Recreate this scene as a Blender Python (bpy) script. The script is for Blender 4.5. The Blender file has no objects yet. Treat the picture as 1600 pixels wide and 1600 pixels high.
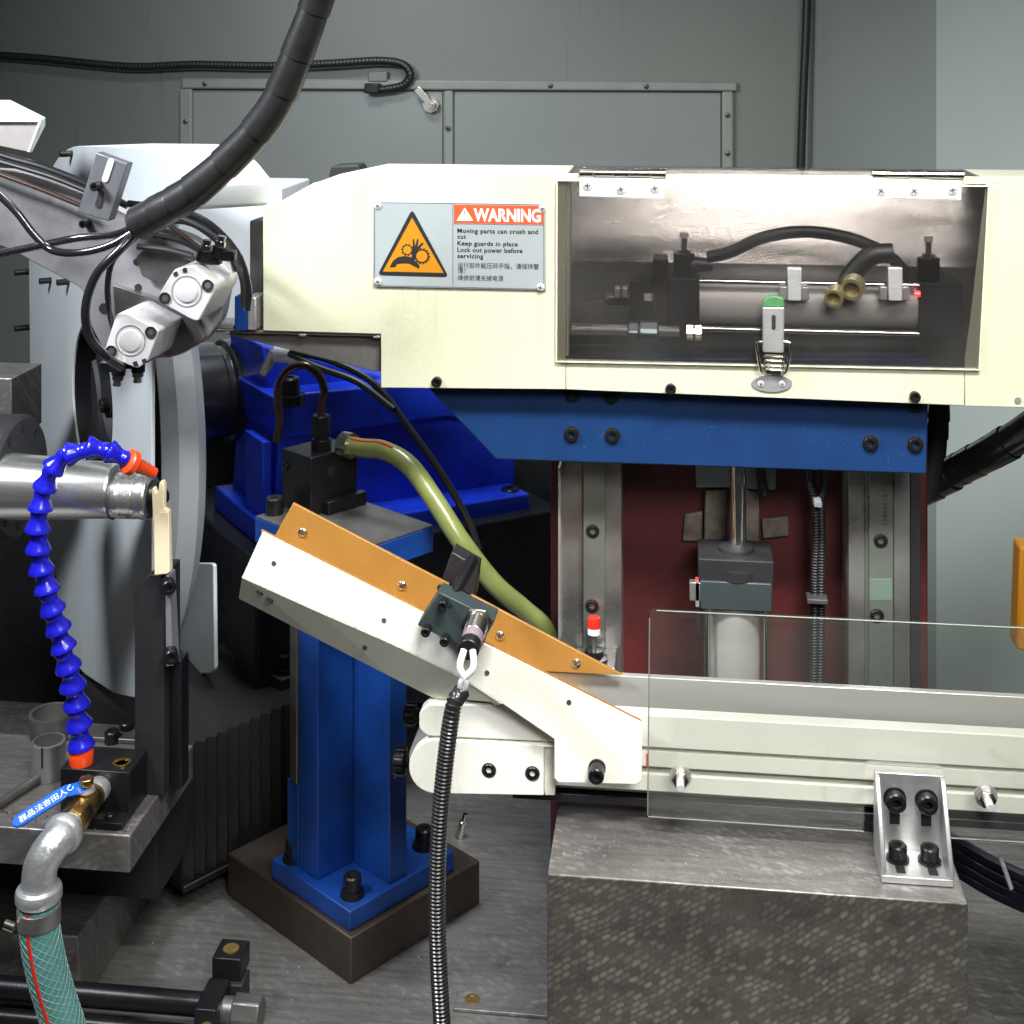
import bpy, bmesh, math, random
from mathutils import Vector as V, Matrix
random.seed(7)
R = math.radians
scn = bpy.context.scene
col = scn.collection

# ------------------------------------------------------------------ camera
F = 2150.0            # focal length in photo pixels (photo 1600 px wide)
YH = 80.0             # row of the eye level
YAW = math.atan(255.0 / F)
H = 1.45              # eye height
CAM = V((0, 0, H))
cd = bpy.data.cameras.new('camera'); cam = bpy.data.objects.new('camera', cd); col.objects.link(cam)
cam.location = CAM; cam.rotation_euler = (R(90), 0, YAW)
cd.sensor_width = 36; cd.lens = 36 * F / 1600; cd.shift_y = -(800 - YH) / 1600
cd.clip_start = .02; cd.clip_end = 60
scn.camera = cam

# ------------------------------------------------------------------ pixel to place
cy_, sy_ = math.cos(YAW), math.sin(YAW)
def ray(px, py):
    a = (px - 800) / F; b = (YH - py) / F
    return V((-sy_ + a * cy_, cy_ + a * sy_, b))
def at(px, py, Y):
    d = ray(px, py); return CAM + d * (Y / d.y)
def on(px, py, P, n):
    d = ray(px, py); return CAM + d * ((V(P) - CAM).dot(n) / d.dot(n))
def onz(px, py, z):
    d = ray(px, py); return CAM + d * ((z - H) / d.z)
def s(Y): return Y / F * 1.0       # metres per photo pixel at depth Y (close enough)
X = V((1, 0, 0)); Yv = V((0, 1, 0)); Z = V((0, 0, 1))

# ------------------------------------------------------------------ world and lamps
w = bpy.data.worlds.new('World'); scn.world = w; w.use_nodes = True
bg = w.node_tree.nodes['Background']; bg.inputs[0].default_value = (.62, .68, .72, 1); bg.inputs[1].default_value = .035
def area(name, loc, target, sx, sy, power, colr=(1, 1, 1), spread=180):
    l = bpy.data.lights.new(name, 'AREA'); l.shape = 'RECTANGLE'; l.size = sx; l.size_y = sy; l.energy = power; l.color = colr; l.spread = R(spread)
    o = bpy.data.objects.new(name, l); col.objects.link(o); o.location = loc
    o.rotation_euler = (V(target) - V(loc)).to_track_quat('-Z', 'Y').to_euler()
    return o
area('work_lamp_front', (.17, .44, H + .58), (.04, 1.08, H - .38), .42, .14, 7.4, (1, .985, .93), 84)
area('front_fill', (.35, -.15, H + .45), (.05, 1.1, H - .42), .5, .3, 3.2, (1, .98, .94), 75)  # added fill light from the front, out of view
area('work_lamp_side', (-.76, .62, H + .34), (-.40, 1.16, H - .16), .24, .12, 7.6, (.92, .96, 1), 110)
area('work_lamp_rear', (-.30, 1.32, H + .50), (-.24, 1.36, H - .4), .36, .10, 4.6, (.88, .94, 1), 120)
area('wall_fill', (-.50, 1.60, H + .42), tuple(at(560, 210, 2.15)), .16, .06, 1.25, (.92, .95, 1), 120)  # added unseen light: pool on the access panel and bounce on the wall
vs = scn.view_settings
vs.view_transform = 'Standard'; vs.look = 'None'; vs.exposure = -0.42; vs.gamma = 1; vs.use_curve_mapping = False

# ------------------------------------------------------------------ materials
def M(name, c, rough=.5, metal=0., var=0., vs_=40., bump=0., bs=300., coat=0., rvar=0., stretch=None, speck=None, spec=.5, em=None, dirt=None, smear=None):
    m = bpy.data.materials.new(name); m.use_nodes = True
    nt = m.node_tree; b = nt.nodes['Principled BSDF']; L = nt.links.new
    b.inputs['Base Color'].default_value = (*c, 1); b.inputs['Roughness'].default_value = rough; b.inputs['Metallic'].default_value = metal
    b.inputs['Coat Weight'].default_value = coat; b.inputs['Coat Roughness'].default_value = .12
    b.inputs['Specular IOR Level'].default_value = spec
    tc = nt.nodes.new('ShaderNodeTexCoord'); co = tc.outputs['Object']
    if stretch:
        mp = nt.nodes.new('ShaderNodeMapping'); mp.inputs['Scale'].default_value = stretch; L(co, mp.inputs[0]); co2 = mp.outputs[0]
    else: co2 = co
    colout = None
    if var or rvar:
        n = nt.nodes.new('ShaderNodeTexNoise'); n.inputs['Scale'].default_value = vs_; n.inputs['Detail'].default_value = 6; n.inputs['Roughness'].default_value = .62; L(co2, n.inputs['Vector'])
    if var:
        r = nt.nodes.new('ShaderNodeValToRGB'); r.color_ramp.elements[0].position = .3; r.color_ramp.elements[1].position = .7
        r.color_ramp.elements[0].color = (*[x * (1 - var) for x in c], 1); r.color_ramp.elements[1].color = (*[min(1, x * (1 + var)) for x in c], 1)
        L(n.outputs['Fac'], r.inputs[0]); colout = r.outputs[0]
    def over(fac, rgb):
        nonlocal colout
        mx = nt.nodes.new('ShaderNodeMix'); mx.data_type = 'RGBA'; L(fac, mx.inputs[0])
        if colout: L(colout, mx.inputs[6])
        else: mx.inputs[6].default_value = (*c, 1)
        mx.inputs[7].default_value = (*rgb, 1); colout = mx.outputs[2]
    if speck:      # (scale, size, colour) little specks of dust or chips
        v = nt.nodes.new('ShaderNodeTexVoronoi'); v.inputs['Scale'].default_value = speck[0]; L(co, v.inputs['Vector'])
        sp = nt.nodes.new('ShaderNodeSeparateColor'); L(v.outputs['Color'], sp.inputs[0])
        mm = nt.nodes.new('ShaderNodeMath'); mm.operation = 'MULTIPLY'; L(sp.outputs[0], mm.inputs[0]); mm.inputs[1].default_value = speck[1]
        lt = nt.nodes.new('ShaderNodeMath'); lt.operation = 'LESS_THAN'; L(v.outputs['Distance'], lt.inputs[0])
        m2 = nt.nodes.new('ShaderNodeMath'); m2.operation = 'SUBTRACT'; L(mm.outputs[0], m2.inputs[0]); m2.inputs[1].default_value = speck[1] * .6
        L(m2.outputs[0], lt.inputs[1]); over(lt.outputs[0], speck[2])
    if dirt:       # (scale, threshold, colour) soft stains
        n2 = nt.nodes.new('ShaderNodeTexNoise'); n2.inputs['Scale'].default_value = dirt[0]; n2.inputs['Detail'].default_value = 8; n2.inputs['Roughness'].default_value = .7; L(co, n2.inputs['Vector'])
        mr = nt.nodes.new('ShaderNodeMapRange'); mr.inputs[1].default_value = dirt[1]; mr.inputs[2].default_value = dirt[1] + .14; L(n2.outputs['Fac'], mr.inputs[0])
        over(mr.outputs[0], dirt[2])
    if smear:      # (threshold, colour) faint upright runs and wiped-on grime
        ms = nt.nodes.new('ShaderNodeMapping'); ms.inputs['Scale'].default_value = (55, 55, 5); L(co, ms.inputs[0])
        n5 = nt.nodes.new('ShaderNodeTexNoise'); n5.inputs['Scale'].default_value = 1; n5.inputs['Detail'].default_value = 5; n5.inputs['Roughness'].default_value = .65; L(ms.outputs[0], n5.inputs['Vector'])
        m7 = nt.nodes.new('ShaderNodeMapRange'); m7.inputs[1].default_value = smear[0]; m7.inputs[2].default_value = smear[0] + .2; m7.inputs[4].default_value = .8; L(n5.outputs['Fac'], m7.inputs[0])
        over(m7.outputs[0], smear[1])
    if colout: L(colout, b.inputs['Base Color'])
    if rvar:
        mr = nt.nodes.new('ShaderNodeMapRange'); mr.inputs[1].default_value = .3; mr.inputs[2].default_value = .7
        mr.inputs[3].default_value = max(.03, rough - rvar); mr.inputs[4].default_value = min(1, rough + rvar); L(n.outputs['Fac'], mr.inputs[0]); L(mr.outputs[0], b.inputs['Roughness'])
    if bump:
        n3 = nt.nodes.new('ShaderNodeTexNoise'); n3.inputs['Scale'].default_value = bs; n3.inputs['Detail'].default_value = 4; L(co2, n3.inputs['Vector'])
        bp = nt.nodes.new('ShaderNodeBump'); bp.inputs['Strength'].default_value = bump; bp.inputs['Distance'].default_value = .002; L(n3.outputs['Fac'], bp.inputs['Height']); L(bp.outputs[0], b.inputs['Normal'])
    if em: b.inputs['Emission Color'].default_value = (*em[0], 1); b.inputs['Emission Strength'].default_value = em[1]
    return m
def scraped(name, c0, c1, cell, rough=.38, metal=.6, ang=38, amp=.5, streak=.25):
    """hand-scraped steel: a basket weave of short strokes, worn unevenly"""
    m = M(name, c0, rough, metal); nt = m.node_tree; L = nt.links.new; b = nt.nodes['Principled BSDF']
    def N(t, **kw):
        n = nt.nodes.new(t)
        for k, v in kw.items(): setattr(n, k, v)
        return n
    def math_(op, a, b_, c=None):
        n = N('ShaderNodeMath', operation=op)
        for k, v in enumerate((a, b_, c)):
            if v is None: continue
            if isinstance(v, (int, float)): n.inputs[k].default_value = v
            else: L(v, n.inputs[k])
        return n.outputs[0]
    tc = N('ShaderNodeTexCoord')
    n0 = N('ShaderNodeTexNoise'); n0.inputs['Scale'].default_value = 26; n0.inputs['Detail'].default_value = 2; L(tc.outputs['Object'], n0.inputs['Vector'])
    av = N('ShaderNodeVectorMath', operation='SCALE'); av.inputs['Scale'].default_value = cell * 1.35; L(n0.outputs['Color'], av.inputs[0])
    ad = N('ShaderNodeVectorMath', operation='ADD'); L(tc.outputs['Object'], ad.inputs[0]); L(av.outputs[0], ad.inputs[1])
    sx = N('ShaderNodeSeparateXYZ'); L(ad.outputs[0], sx.inputs[0])
    q = math_('ADD', sx.outputs[1], sx.outputs[2]); ca, sa = math.cos(R(ang)), math.sin(R(ang))
    u = math_('MULTIPLY_ADD', sx.outputs[0], ca / cell, math_('MULTIPLY', q, sa / cell)); v = math_('MULTIPLY_ADD', sx.outputs[0], -sa / cell, math_('MULTIPLY', q, ca / cell))
    v2 = math_('MULTIPLY', v, 1.7); row = math_('FLOOR', v2, 0); u2 = math_('MULTIPLY_ADD', row, .5, u); colm = math_('FLOOR', u2, 0)
    cid = N('ShaderNodeCombineXYZ'); L(colm, cid.inputs[0]); L(row, cid.inputs[1])
    wn_ = N('ShaderNodeTexWhiteNoise', noise_dimensions='2D'); L(cid.outputs[0], wn_.inputs['Vector'])
    shape = math_('MULTIPLY', math_('POWER', math_('ABSOLUTE', math_('SINE', math_('MULTIPLY', u2, math.pi), 0), 0), .6), math_('ABSOLUTE', math_('SINE', math_('MULTIPLY', v2, math.pi), 0), 0))
    pat = math_('MULTIPLY', shape, math_('POWER', wn_.outputs['Value'], 1.9))
    n1 = N('ShaderNodeTexNoise'); n1.inputs['Scale'].default_value = 9; n1.inputs['Detail'].default_value = 6; n1.inputs['Roughness'].default_value = .6; L(tc.outputs['Object'], n1.inputs['Vector'])
    mr = N('ShaderNodeMapRange'); mr.inputs[1].default_value = .34; mr.inputs[2].default_value = .66; mr.inputs[3].default_value = .10; mr.inputs[4].default_value = 1.1; L(n1.outputs['Fac'], mr.inputs[0])
    n2 = N('ShaderNodeTexNoise'); n2.inputs['Scale'].default_value = 500; n2.inputs['Detail'].default_value = 3; L(tc.outputs['Object'], n2.inputs['Vector'])
    mp = N('ShaderNodeMapping'); mp.inputs['Rotation'].default_value = (0, 0, R(ang)); mp.inputs['Scale'].default_value = (22, 240, 60); L(tc.outputs['Object'], mp.inputs[0])
    n3_ = N('ShaderNodeTexNoise'); n3_.inputs['Scale'].default_value = 1; n3_.inputs['Detail'].default_value = 4; L(mp.outputs[0], n3_.inputs['Vector'])
    base = math_('MULTIPLY_ADD', n2.outputs['Fac'], .22, math_('MULTIPLY', n3_.outputs['Fac'], streak))
    base = math_('MULTIPLY_ADD', n1.outputs['Fac'], .25, base)
    t = math_('MULTIPLY_ADD', math_('MULTIPLY', pat, mr.outputs[0]), amp, base)
    r = N('ShaderNodeValToRGB'); r.color_ramp.elements[0].position = .22; r.color_ramp.elements[1].position = .92
    r.color_ramp.elements[0].color = (*c0, 1); r.color_ramp.elements[1].color = (*c1, 1); L(t, r.inputs[0])
    n4 = N('ShaderNodeTexNoise'); n4.inputs['Scale'].default_value = 26; n4.inputs['Detail'].default_value = 8; n4.inputs['Roughness'].default_value = .7; L(tc.outputs['Object'], n4.inputs['Vector'])
    m4 = N('ShaderNodeMapRange'); m4.inputs[1].default_value = .60; m4.inputs[2].default_value = .74; m4.inputs[4].default_value = .7; L(n4.outputs['Fac'], m4.inputs[0])
    m5 = N('ShaderNodeMix', data_type='RGBA'); L(m4.outputs[0], m5.inputs[0]); L(r.outputs[0], m5.inputs[6]); m5.inputs[7].default_value = (c0[0] * 1.3, c0[1] * 1.05, c0[2] * .8, 1); L(m5.outputs[2], b.inputs['Base Color'])
    m6 = N('ShaderNodeMapRange'); m6.inputs[1].default_value = .2; m6.inputs[2].default_value = .9; m6.inputs[3].default_value = rough + .12; m6.inputs[4].default_value = rough - .10; L(t, m6.inputs[0]); L(m6.outputs[0], b.inputs['Roughness'])
    bp = N('ShaderNodeBump'); bp.inputs['Strength'].default_value = .16; bp.inputs['Distance'].default_value = .0004; L(t, bp.inputs['Height']); L(bp.outputs[0], b.inputs['Normal'])
    return m
def clear(name, tint, refl=.10, rough=.04, haze=0., hazec=(.6, .65, .6)):
    m = bpy.data.materials.new(name); m.use_nodes = True; nt = m.node_tree; nt.nodes.clear(); L = nt.links.new
    o = nt.nodes.new('ShaderNodeOutputMaterial'); t = nt.nodes.new('ShaderNodeBsdfTransparent'); t.inputs[0].default_value = (*tint, 1)
    g = nt.nodes.new('ShaderNodeBsdfGlossy'); g.inputs['Roughness'].default_value = rough; g.inputs[0].default_value = (1, 1, 1, 1)
    d = nt.nodes.new('ShaderNodeBsdfDiffuse'); d.inputs[0].default_value = (*hazec, 1)
    lw = nt.nodes.new('ShaderNodeLayerWeight'); lw.inputs[0].default_value = .25
    mr = nt.nodes.new('ShaderNodeMapRange'); mr.inputs[3].default_value = refl * .5; mr.inputs[4].default_value = min(1, refl * 5); L(lw.outputs['Fresnel'], mr.inputs[0])
    a = nt.nodes.new('ShaderNodeMixShader')
    if haze:
        tc = nt.nodes.new('ShaderNodeTexCoord'); n = nt.nodes.new('ShaderNodeTexNoise'); n.inputs['Scale'].default_value = 9; n.inputs['Detail'].default_value = 5; L(tc.outputs['Object'], n.inputs['Vector'])
        hr = nt.nodes.new('ShaderNodeMapRange'); hr.inputs[1].default_value = .35; hr.inputs[2].default_value = .7; hr.inputs[3].default_value = haze * .4; hr.inputs[4].default_value = haze * 1.5; L(n.outputs['Fac'], hr.inputs[0]); L(hr.outputs[0], a.inputs[0])
    else: a.inputs[0].default_value = 0
    L(t.outputs[0], a.inputs[1]); L(d.outputs[0], a.inputs[2])
    b = nt.nodes.new('ShaderNodeMixShader'); L(mr.outputs[0], b.inputs[0]); L(a.outputs[0], b.inputs[1]); L(g.outputs[0], b.inputs[2]); L(b.outputs[0], o.inputs[0])
    return m

cream = M('cream_paint', (.55, .555, .415), .34, 0, var=.05, vs_=5, bump=.14, bs=420, rvar=.08, speck=(90, .10, (.30, .28, .20)), dirt=(8, .60, (.47, .465, .34)), smear=(.58, (.43, .415, .29)))
creamw = M('white_cream_paint', (.88, .87, .79), .36, 0, var=.04, vs_=7, bump=.08, bs=400, speck=(80, .09, (.35, .31, .24)), dirt=(12, .63, (.66, .62, .50)), smear=(.62, (.60, .55, .43)))
creamd = M('cream_flange_paint', (.74, .74, .62), .4, 0, var=.03)
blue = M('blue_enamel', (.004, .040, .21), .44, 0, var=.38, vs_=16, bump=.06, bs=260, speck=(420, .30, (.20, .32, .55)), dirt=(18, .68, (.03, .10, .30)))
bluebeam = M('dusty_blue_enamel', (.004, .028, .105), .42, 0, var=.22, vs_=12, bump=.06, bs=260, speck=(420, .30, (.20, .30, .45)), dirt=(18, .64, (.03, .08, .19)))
blue2 = M('bright_blue_enamel', (.005, .034, .52), .42, 0, var=.38, vs_=16, bump=.08, bs=300, speck=(330, .22, (.25, .3, .6)))
steel = M('ground_steel', (.40, .39, .385), .34, .85, var=.22, vs_=20, rvar=.1, bump=.08, bs=240)
steeld = M('dark_steel', (.15, .145, .14), .42, .7, var=.3, vs_=24, rvar=.1, bump=.12, bs=220, dirt=(16, .60, (.09, .075, .06)))
steelarm = M('loader_steel', (.42, .41, .43), .40, .75, var=.16, vs_=13, rvar=.12, bump=.05, bs=300, dirt=(22, .60, (.24, .23, .25)))
chrome = M('polished_steel', (.74, .74, .72), .25, .92, var=.05, vs_=90, stretch=(.04, 1, 1), rvar=.05)
rodm = M('chrome_rod', (.78, .80, .76), .10, 1)
alu = M('brushed_aluminium', (.62, .61, .58), .38, .55, var=.10, vs_=30, stretch=(.1, 1, 1), rvar=.08)
alum = M('cast_aluminium', (.58, .58, .585), .42, .8, var=.10, vs_=60, bump=.10, bs=500)
silver = M('anodised_silver', (.80, .80, .82), .36, .45, var=.05, vs_=80)
galv = M('galvanised_iron', (.70, .72, .73), .36, .75, var=.14, vs_=70, bump=.25, bs=260, rvar=.1)
nickel = M('nickel', (.66, .62, .55), .22, 1)
brass = M('brass', (.66, .42, .12), .28, 1, var=.18, vs_=60, bump=.12, bs=300)
brassd = M('dull_brass', (.45, .31, .10), .4, .9, var=.3, vs_=150)
blk = M('black_oxide', (.012, .012, .014), .34, .35, var=.3, vs_=40, bump=.06, bs=300)
blkm = M('matt_black', (.012, .012, .014), .62, 0, var=.3, vs_=30, bump=.1, bs=250)
blkg = M('glossy_black_sleeve', (.012, .012, .014), .22, 0, coat=.5, var=.2, vs_=60)
rub = M('black_rubber', (.013, .013, .014), .46, 0, var=.25, vs_=80)
wrapm = M('black_wrap', (.016, .016, .017), .33, 0, var=.3, vs_=50, bump=.06, bs=200)
anod = M('dark_green_anodised', (.035, .050, .052), .5, .2, var=.12, vs_=50, bump=.05, bs=400)
anodg = M('grey_anodised', (.045, .06, .065), .45, .3, var=.1)
orange = M('orange_liner', (.36, .175, .036), .42, 0, var=.10, vs_=26, bump=.05, bs=300, dirt=(24, .64, (.28, .125, .022)))
orangep = M('orange_plastic', (.85, .07, .012), .35, 0, coat=.2)
redcap = M('red_cap', (.70, .025, .015), .35)
redp = M('red_primer', (.075, .011, .012), .55, 0, var=.5, vs_=10, bump=.15, bs=120, dirt=(13, .62, (.035, .006, .006)))
framem = M('frame_enamel', (.24, .262, .236), .40, 0, var=.08, vs_=20, bump=.04, bs=90)
wall_shade = M('shaded_grey_enamel', (.27, .30, .278), .40, 0, var=.05, vs_=3, bump=.03, bs=60)  # shaded side of the right wall's shadow edge, put into the colour
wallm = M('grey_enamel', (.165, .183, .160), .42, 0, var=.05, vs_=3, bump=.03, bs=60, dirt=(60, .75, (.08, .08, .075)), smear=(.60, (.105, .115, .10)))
wall_lit = M('lit_grey_enamel', (.42, .475, .445), .40, 0, var=.05, vs_=3, bump=.03, bs=60, dirt=(70, .76, (.18, .18, .17)))  # paler copy of the wall grey: brightness past the shadow edge as colour
panelm = M('access_panel_enamel', (.27, .295, .285), .26, .15, var=.05, vs_=4, bump=.04, bs=90)
guardm = M('guard_grey_paint', (.47, .505, .525), .40, 0, var=.08, vs_=7, bump=.05, bs=250, dirt=(12, .62, (.40, .42, .43)), smear=(.58, (.38, .40, .40)))
guardw = M('guard_white_paint', (.72, .76, .78), .38, 0, var=.04, vs_=8, bump=.04, bs=250)
wheelm = M('grinding_wheel_grit', (.38, .405, .44), .62, 0, var=.10, vs_=16, bump=.35, bs=900)
locb = M('blue_plastic', (.012, .012, .46), .24, 0, coat=.35, var=.25, vs_=90, rvar=.08)
leverb = M('blue_vinyl', (.008, .12, .68), .30, 0, coat=.3)
white = M('white_print', (.85, .85, .84), .5)
wires = M('white_insulation', (.70, .72, .74), .4)
ivory = M('ivory_plastic', (.78, .68, .47), .42, 0, var=.06, vs_=30)
ironbed = M('cast_iron_dark', (.016, .017, .019), .5, .2, var=.4, vs_=12, bump=.3, bs=90)
brown = M('rusty_brown_steel', (.060, .045, .036), .45, .5, var=.4, vs_=9, rvar=.1, bump=.2, bs=160)
bedm = scraped('scraped_bed', (.070, .067, .062), (.46, .45, .44), .011, .40, .6, -28, .26, .48)
blockf = scraped('scraped_block', (.056, .047, .039), (.42, .385, .35), .0066, .36, .6, 33, .66, .26)
blockt = scraped('scraped_block_top', (.075, .069, .063), (.44, .42, .41), .0085, .38, .6, -24, .45, .45)
platem = scraped('scraped_plate', (.085, .078, .072), (.42, .40, .39), .010, .40, .6, 20, .40, .42)
pane = clear('smoky_acrylic', (.70, .685, .68), .10, .05, .03, (.5, .5, .48))
acr = clear('clear_green_acrylic', (.98, .988, .98), .085, .05, .036, (.36, .41, .37))
acre = M('acrylic_edge', (.17, .20, .17), .3)
hoseg = M('green_hose', (.185, .215, .065), .30, 0, coat=.3, var=.15, vs_=40, bump=.1, bs=400)
hoset = M('teal_braided_hose', (.10, .27, .25), .30, 0, coat=.4, var=.15, vs_=60)
braidm = M('pale_teal_thread', (.22, .40, .38), .4)
signw = M('sign_plate', (.335, .375, .39), .35, .1, var=.02)
yel = M('sign_yellow', (.47, .19, .004), .45)
sorange = M('sign_orange_red', (.54, .078, .022), .45)
ink = M('sign_ink', (.012, .012, .013), .5)
redled = M('red_led', (.8, .01, .01), .3, em=((1, .03, .03), 4))
greenr = M('green_rubber', (.055, .17, .065), .5, var=.2, vs_=120)
beltm = M('green_belt', (.018, .035, .022), .6)
pipem = M('brown_pipe', (.085, .055, .045), .25, .7)
black_in = M('shadowed_recess', (.01, .01, .011), .7)
orangew = M('orange_post_paint', (.75, .30, .02), .45)
beige = M('bare_casting', (.16, .14, .115), .6, .2, var=.4, vs_=60, bump=.3, bs=150)

# ------------------------------------------------------------------ mesh builder
def frame(ax):
    ax = V(ax).normalized(); a = Z if abs(ax.z) < .9 else X
    u = ax.cross(a).normalized(); return ax, u, ax.cross(u).normalized()
def catmull(P, k=6):
    P = [V(p) for p in P]
    if len(P) < 3 or k < 2: return P
    Q = [P[0] * 2 - P[1]] + P + [P[-1] * 2 - P[-2]]; out = []
    for i in range(1, len(Q) - 2):
        for j in range(k):
            t = j / k; a, b, c, d = Q[i - 1:i + 3]
            out.append(.5 * ((2 * b) + (c - a) * t + (2 * a - 5 * b + 4 * c - d) * t * t + (3 * b - a - 3 * c + d) * t ** 3))
    out.append(P[-1]); return out
def resample(P, step):
    L = [0]
    for a, b in zip(P, P[1:]): L.append(L[-1] + (b - a).length)
    n = max(2, int(L[-1] / step)); out = []; j = 0
    for i in range(n + 1):
        d = L[-1] * i / n
        while j < len(L) - 2 and L[j + 1] < d: j += 1
        t = (d - L[j]) / max(1e-9, L[j + 1] - L[j]); out.append(P[j].lerp(P[j + 1], t))
    return out
class MB:
    def __init__(self): self.v = []; self.f = []; self.m = []; self.mi = 0
    def face(self, idx): self.f.append(idx); self.m.append(self.mi)
    def prism(self, poly, vec):
        n = len(poly); b = len(self.v); vec = V(vec)
        self.v += [V(p) for p in poly] + [V(p) + vec for p in poly]
        self.face(list(range(b, b + n))); self.face(list(range(b + n, b + 2 * n))[::-1])
        for i in range(n): self.face([b + i, b + (i + 1) % n, b + n + (i + 1) % n, b + n + i])
        return self
    def box(self, c, hx, hy, hz):
        c, hx, hy, hz = V(c), V(hx), V(hy), V(hz)
        return self.prism([c - hx - hy - hz, c + hx - hy - hz, c + hx + hy - hz, c - hx + hy - hz], hz * 2)
    def bb(self, x0, x1, y0, y1, z0, z1):
        return self.prism([(x0, y0, z0), (x1, y0, z0), (x1, y1, z0), (x0, y1, z0)], (0, 0, z1 - z0))
    def lathe(self, p, ax, prof, n=24, rf=None):
        ax, u, w_ = frame(ax); b = len(self.v); p = V(p); rings = []
        for (d, r) in prof:
            if r <= 1e-7:
                self.v.append(p + ax * d); rings.append([len(self.v) - 1])
            else:
                ring = []
                for i in range(n):
                    a = 2 * math.pi * i / n; q = r
                    self.v.append(p + ax * d + (u * math.cos(a) + w_ * math.sin(a)) * q); ring.append(len(self.v) - 1)
                rings.append(ring)
        for A, B in zip(rings, rings[1:]):
            for i in range(n):
                j = (i + 1) % n
                if len(A) == 1 and len(B) == 1: continue
                if len(A) == 1: self.face([A[0], B[j], B[i]])
                elif len(B) == 1: self.face([A[i], A[j], B[0]])
                else: self.face([A[i], A[j], B[j], B[i]])
        return self
    def cyl(self, p0, p1, r0, r1=None, n=20, caps=True):
        p0, p1 = V(p0), V(p1); r1 = r0 if r1 is None else r1; L = (p1 - p0).length
        pr = [(0, r0), (L, r1)]
        if caps: pr = [(0, 0)] + pr + [(L, 0)]
        return self.lathe(p0, p1 - p0, pr, n)
    def hexp(self, p0, p1, r, n=6):
        return self.cyl(p0, p1, r, r, n)
    def tube(self, path, r, n=12, caps=True):
        P = [V(p) for p in path]; N = len(P); rr = r if isinstance(r, (list, tuple)) else [r] * N
        t0 = (P[1] - P[0]).normalized(); _, u, _ = frame(t0); prev = t0; rings = []
        for i in range(N):
            t = (P[min(i + 1, N - 1)] - P[max(i - 1, 0)]).normalized()
            q = prev.rotation_difference(t); u = (q @ u).normalized(); prev = t
            w_ = t.cross(u).normalized(); ring = []
            for k in range(n):
                a = 2 * math.pi * k / n; self.v.append(P[i] + (u * math.cos(a) + w_ * math.sin(a)) * rr[i]); ring.append(len(self.v) - 1)
            rings.append(ring)
        for A, B in zip(rings, rings[1:]):
            for i in range(n): self.face([A[i], A[(i + 1) % n], B[(i + 1) % n], B[i]])
        if caps: self.face(rings[0][::-1]); self.face(rings[-1])
        return self
    def annulus(self, outer, c, u, w_, r, vec, n=48):
        """plate with outline 'outer' (world points, star-shaped about c) and a round hole"""
        c = V(c); u = V(u); w_ = V(w_); pts = [((V(p) - c).dot(u), (V(p) - c).dot(w_)) for p in outer]
        angs = sorted(set([round(2 * math.pi * i / n, 6) for i in range(n)] + [round(math.atan2(y, x) % (2 * math.pi), 6) for x, y in pts]))
        O = []
        for a in angs:
            dx, dy = math.cos(a), math.sin(a); best = None
            for (x0, y0), (x1, y1) in zip(pts, pts[1:] + pts[:1]):
                ex, ey = x1 - x0, y1 - y0; den = dx * ey - dy * ex
                if abs(den) < 1e-12: continue
                t = (x0 * ey - y0 * ex) / den; q = (x0 * dy - y0 * dx) / den
                if t > 0 and -1e-6 <= q <= 1 + 1e-6: best = t if best is None else max(best, t)
            O.append(best or r * 1.2)
        b = len(self.v); K = len(angs); vec = V(vec)
        for off in (V((0, 0, 0)), vec):
            for a, t in zip(angs, O): self.v.append(c + off + (u * math.cos(a) + w_ * math.sin(a)) * t)
            for a in angs: self.v.append(c + off + (u * math.cos(a) + w_ * math.sin(a)) * r)
        for i in range(K):
            j = (i + 1) % K
            self.face([b + i, b + j, b + K + j, b + K + i]); self.face([b + 2 * K + i, b + 3 * K + i, b + 3 * K + j, b + 2 * K + j])
            self.face([b + i, b + 2 * K + i, b + 2 * K + j, b + j]); self.face([b + K + i, b + K + j, b + 3 * K + j, b + 3 * K + i])
        return self
    def mesh(self, name, mats, smooth=True, ang=35):
        me = bpy.data.meshes.new(name); me.from_pydata([tuple(p) for p in self.v], [], self.f)
        mats = mats if isinstance(mats, (list, tuple)) else [mats]
        for m in mats: me.materials.append(m)
        me.polygons.foreach_set('material_index', self.m)
        bm = bmesh.new(); bm.from_mesh(me); bmesh.ops.recalc_face_normals(bm, faces=bm.faces); bm.to_mesh(me); bm.free()
        if smooth:
            me.polygons.foreach_set('use_smooth', [True] * len(me.polygons)); me.set_sharp_from_angle(angle=R(ang))
        me.update(); return me
    def build(self, name, mats, parent=None, bevel=0, smooth=True, ang=35, seg=2):
        o = bpy.data.objects.new(name, self.mesh(name, mats, smooth, ang)); col.objects.link(o)
        if bevel:
            b = o.modifiers.new('edge', 'BEVEL'); b.width = bevel; b.segments = seg; b.limit_method = 'ANGLE'; b.angle_limit = R(40); b.harden_normals = False
        put(o, parent); return o
def put(o, parent):
    if parent is not None:
        o.parent = parent
        if parent.type == 'EMPTY': o.matrix_parent_inverse = Matrix.Translation(parent.location).inverted()
        else:
            o.matrix_parent_inverse = Matrix.Identity(4) if parent.get('_w') is None else WM[parent.name].inverted()
    return o
WM = {}
def tag(o, label=None, cat=None, group=None, kind=None):
    if label: o['label'] = label
    if cat: o['category'] = cat
    if group: o['group'] = group
    if kind: o['kind'] = kind
    return o
def thing(name, label, cat, loc, group=None):
    o = bpy.data.objects.new(name, None); col.objects.link(o); o.location = loc; o.empty_display_size = .02
    return tag(o, label, cat, group)
_cache = {}
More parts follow.
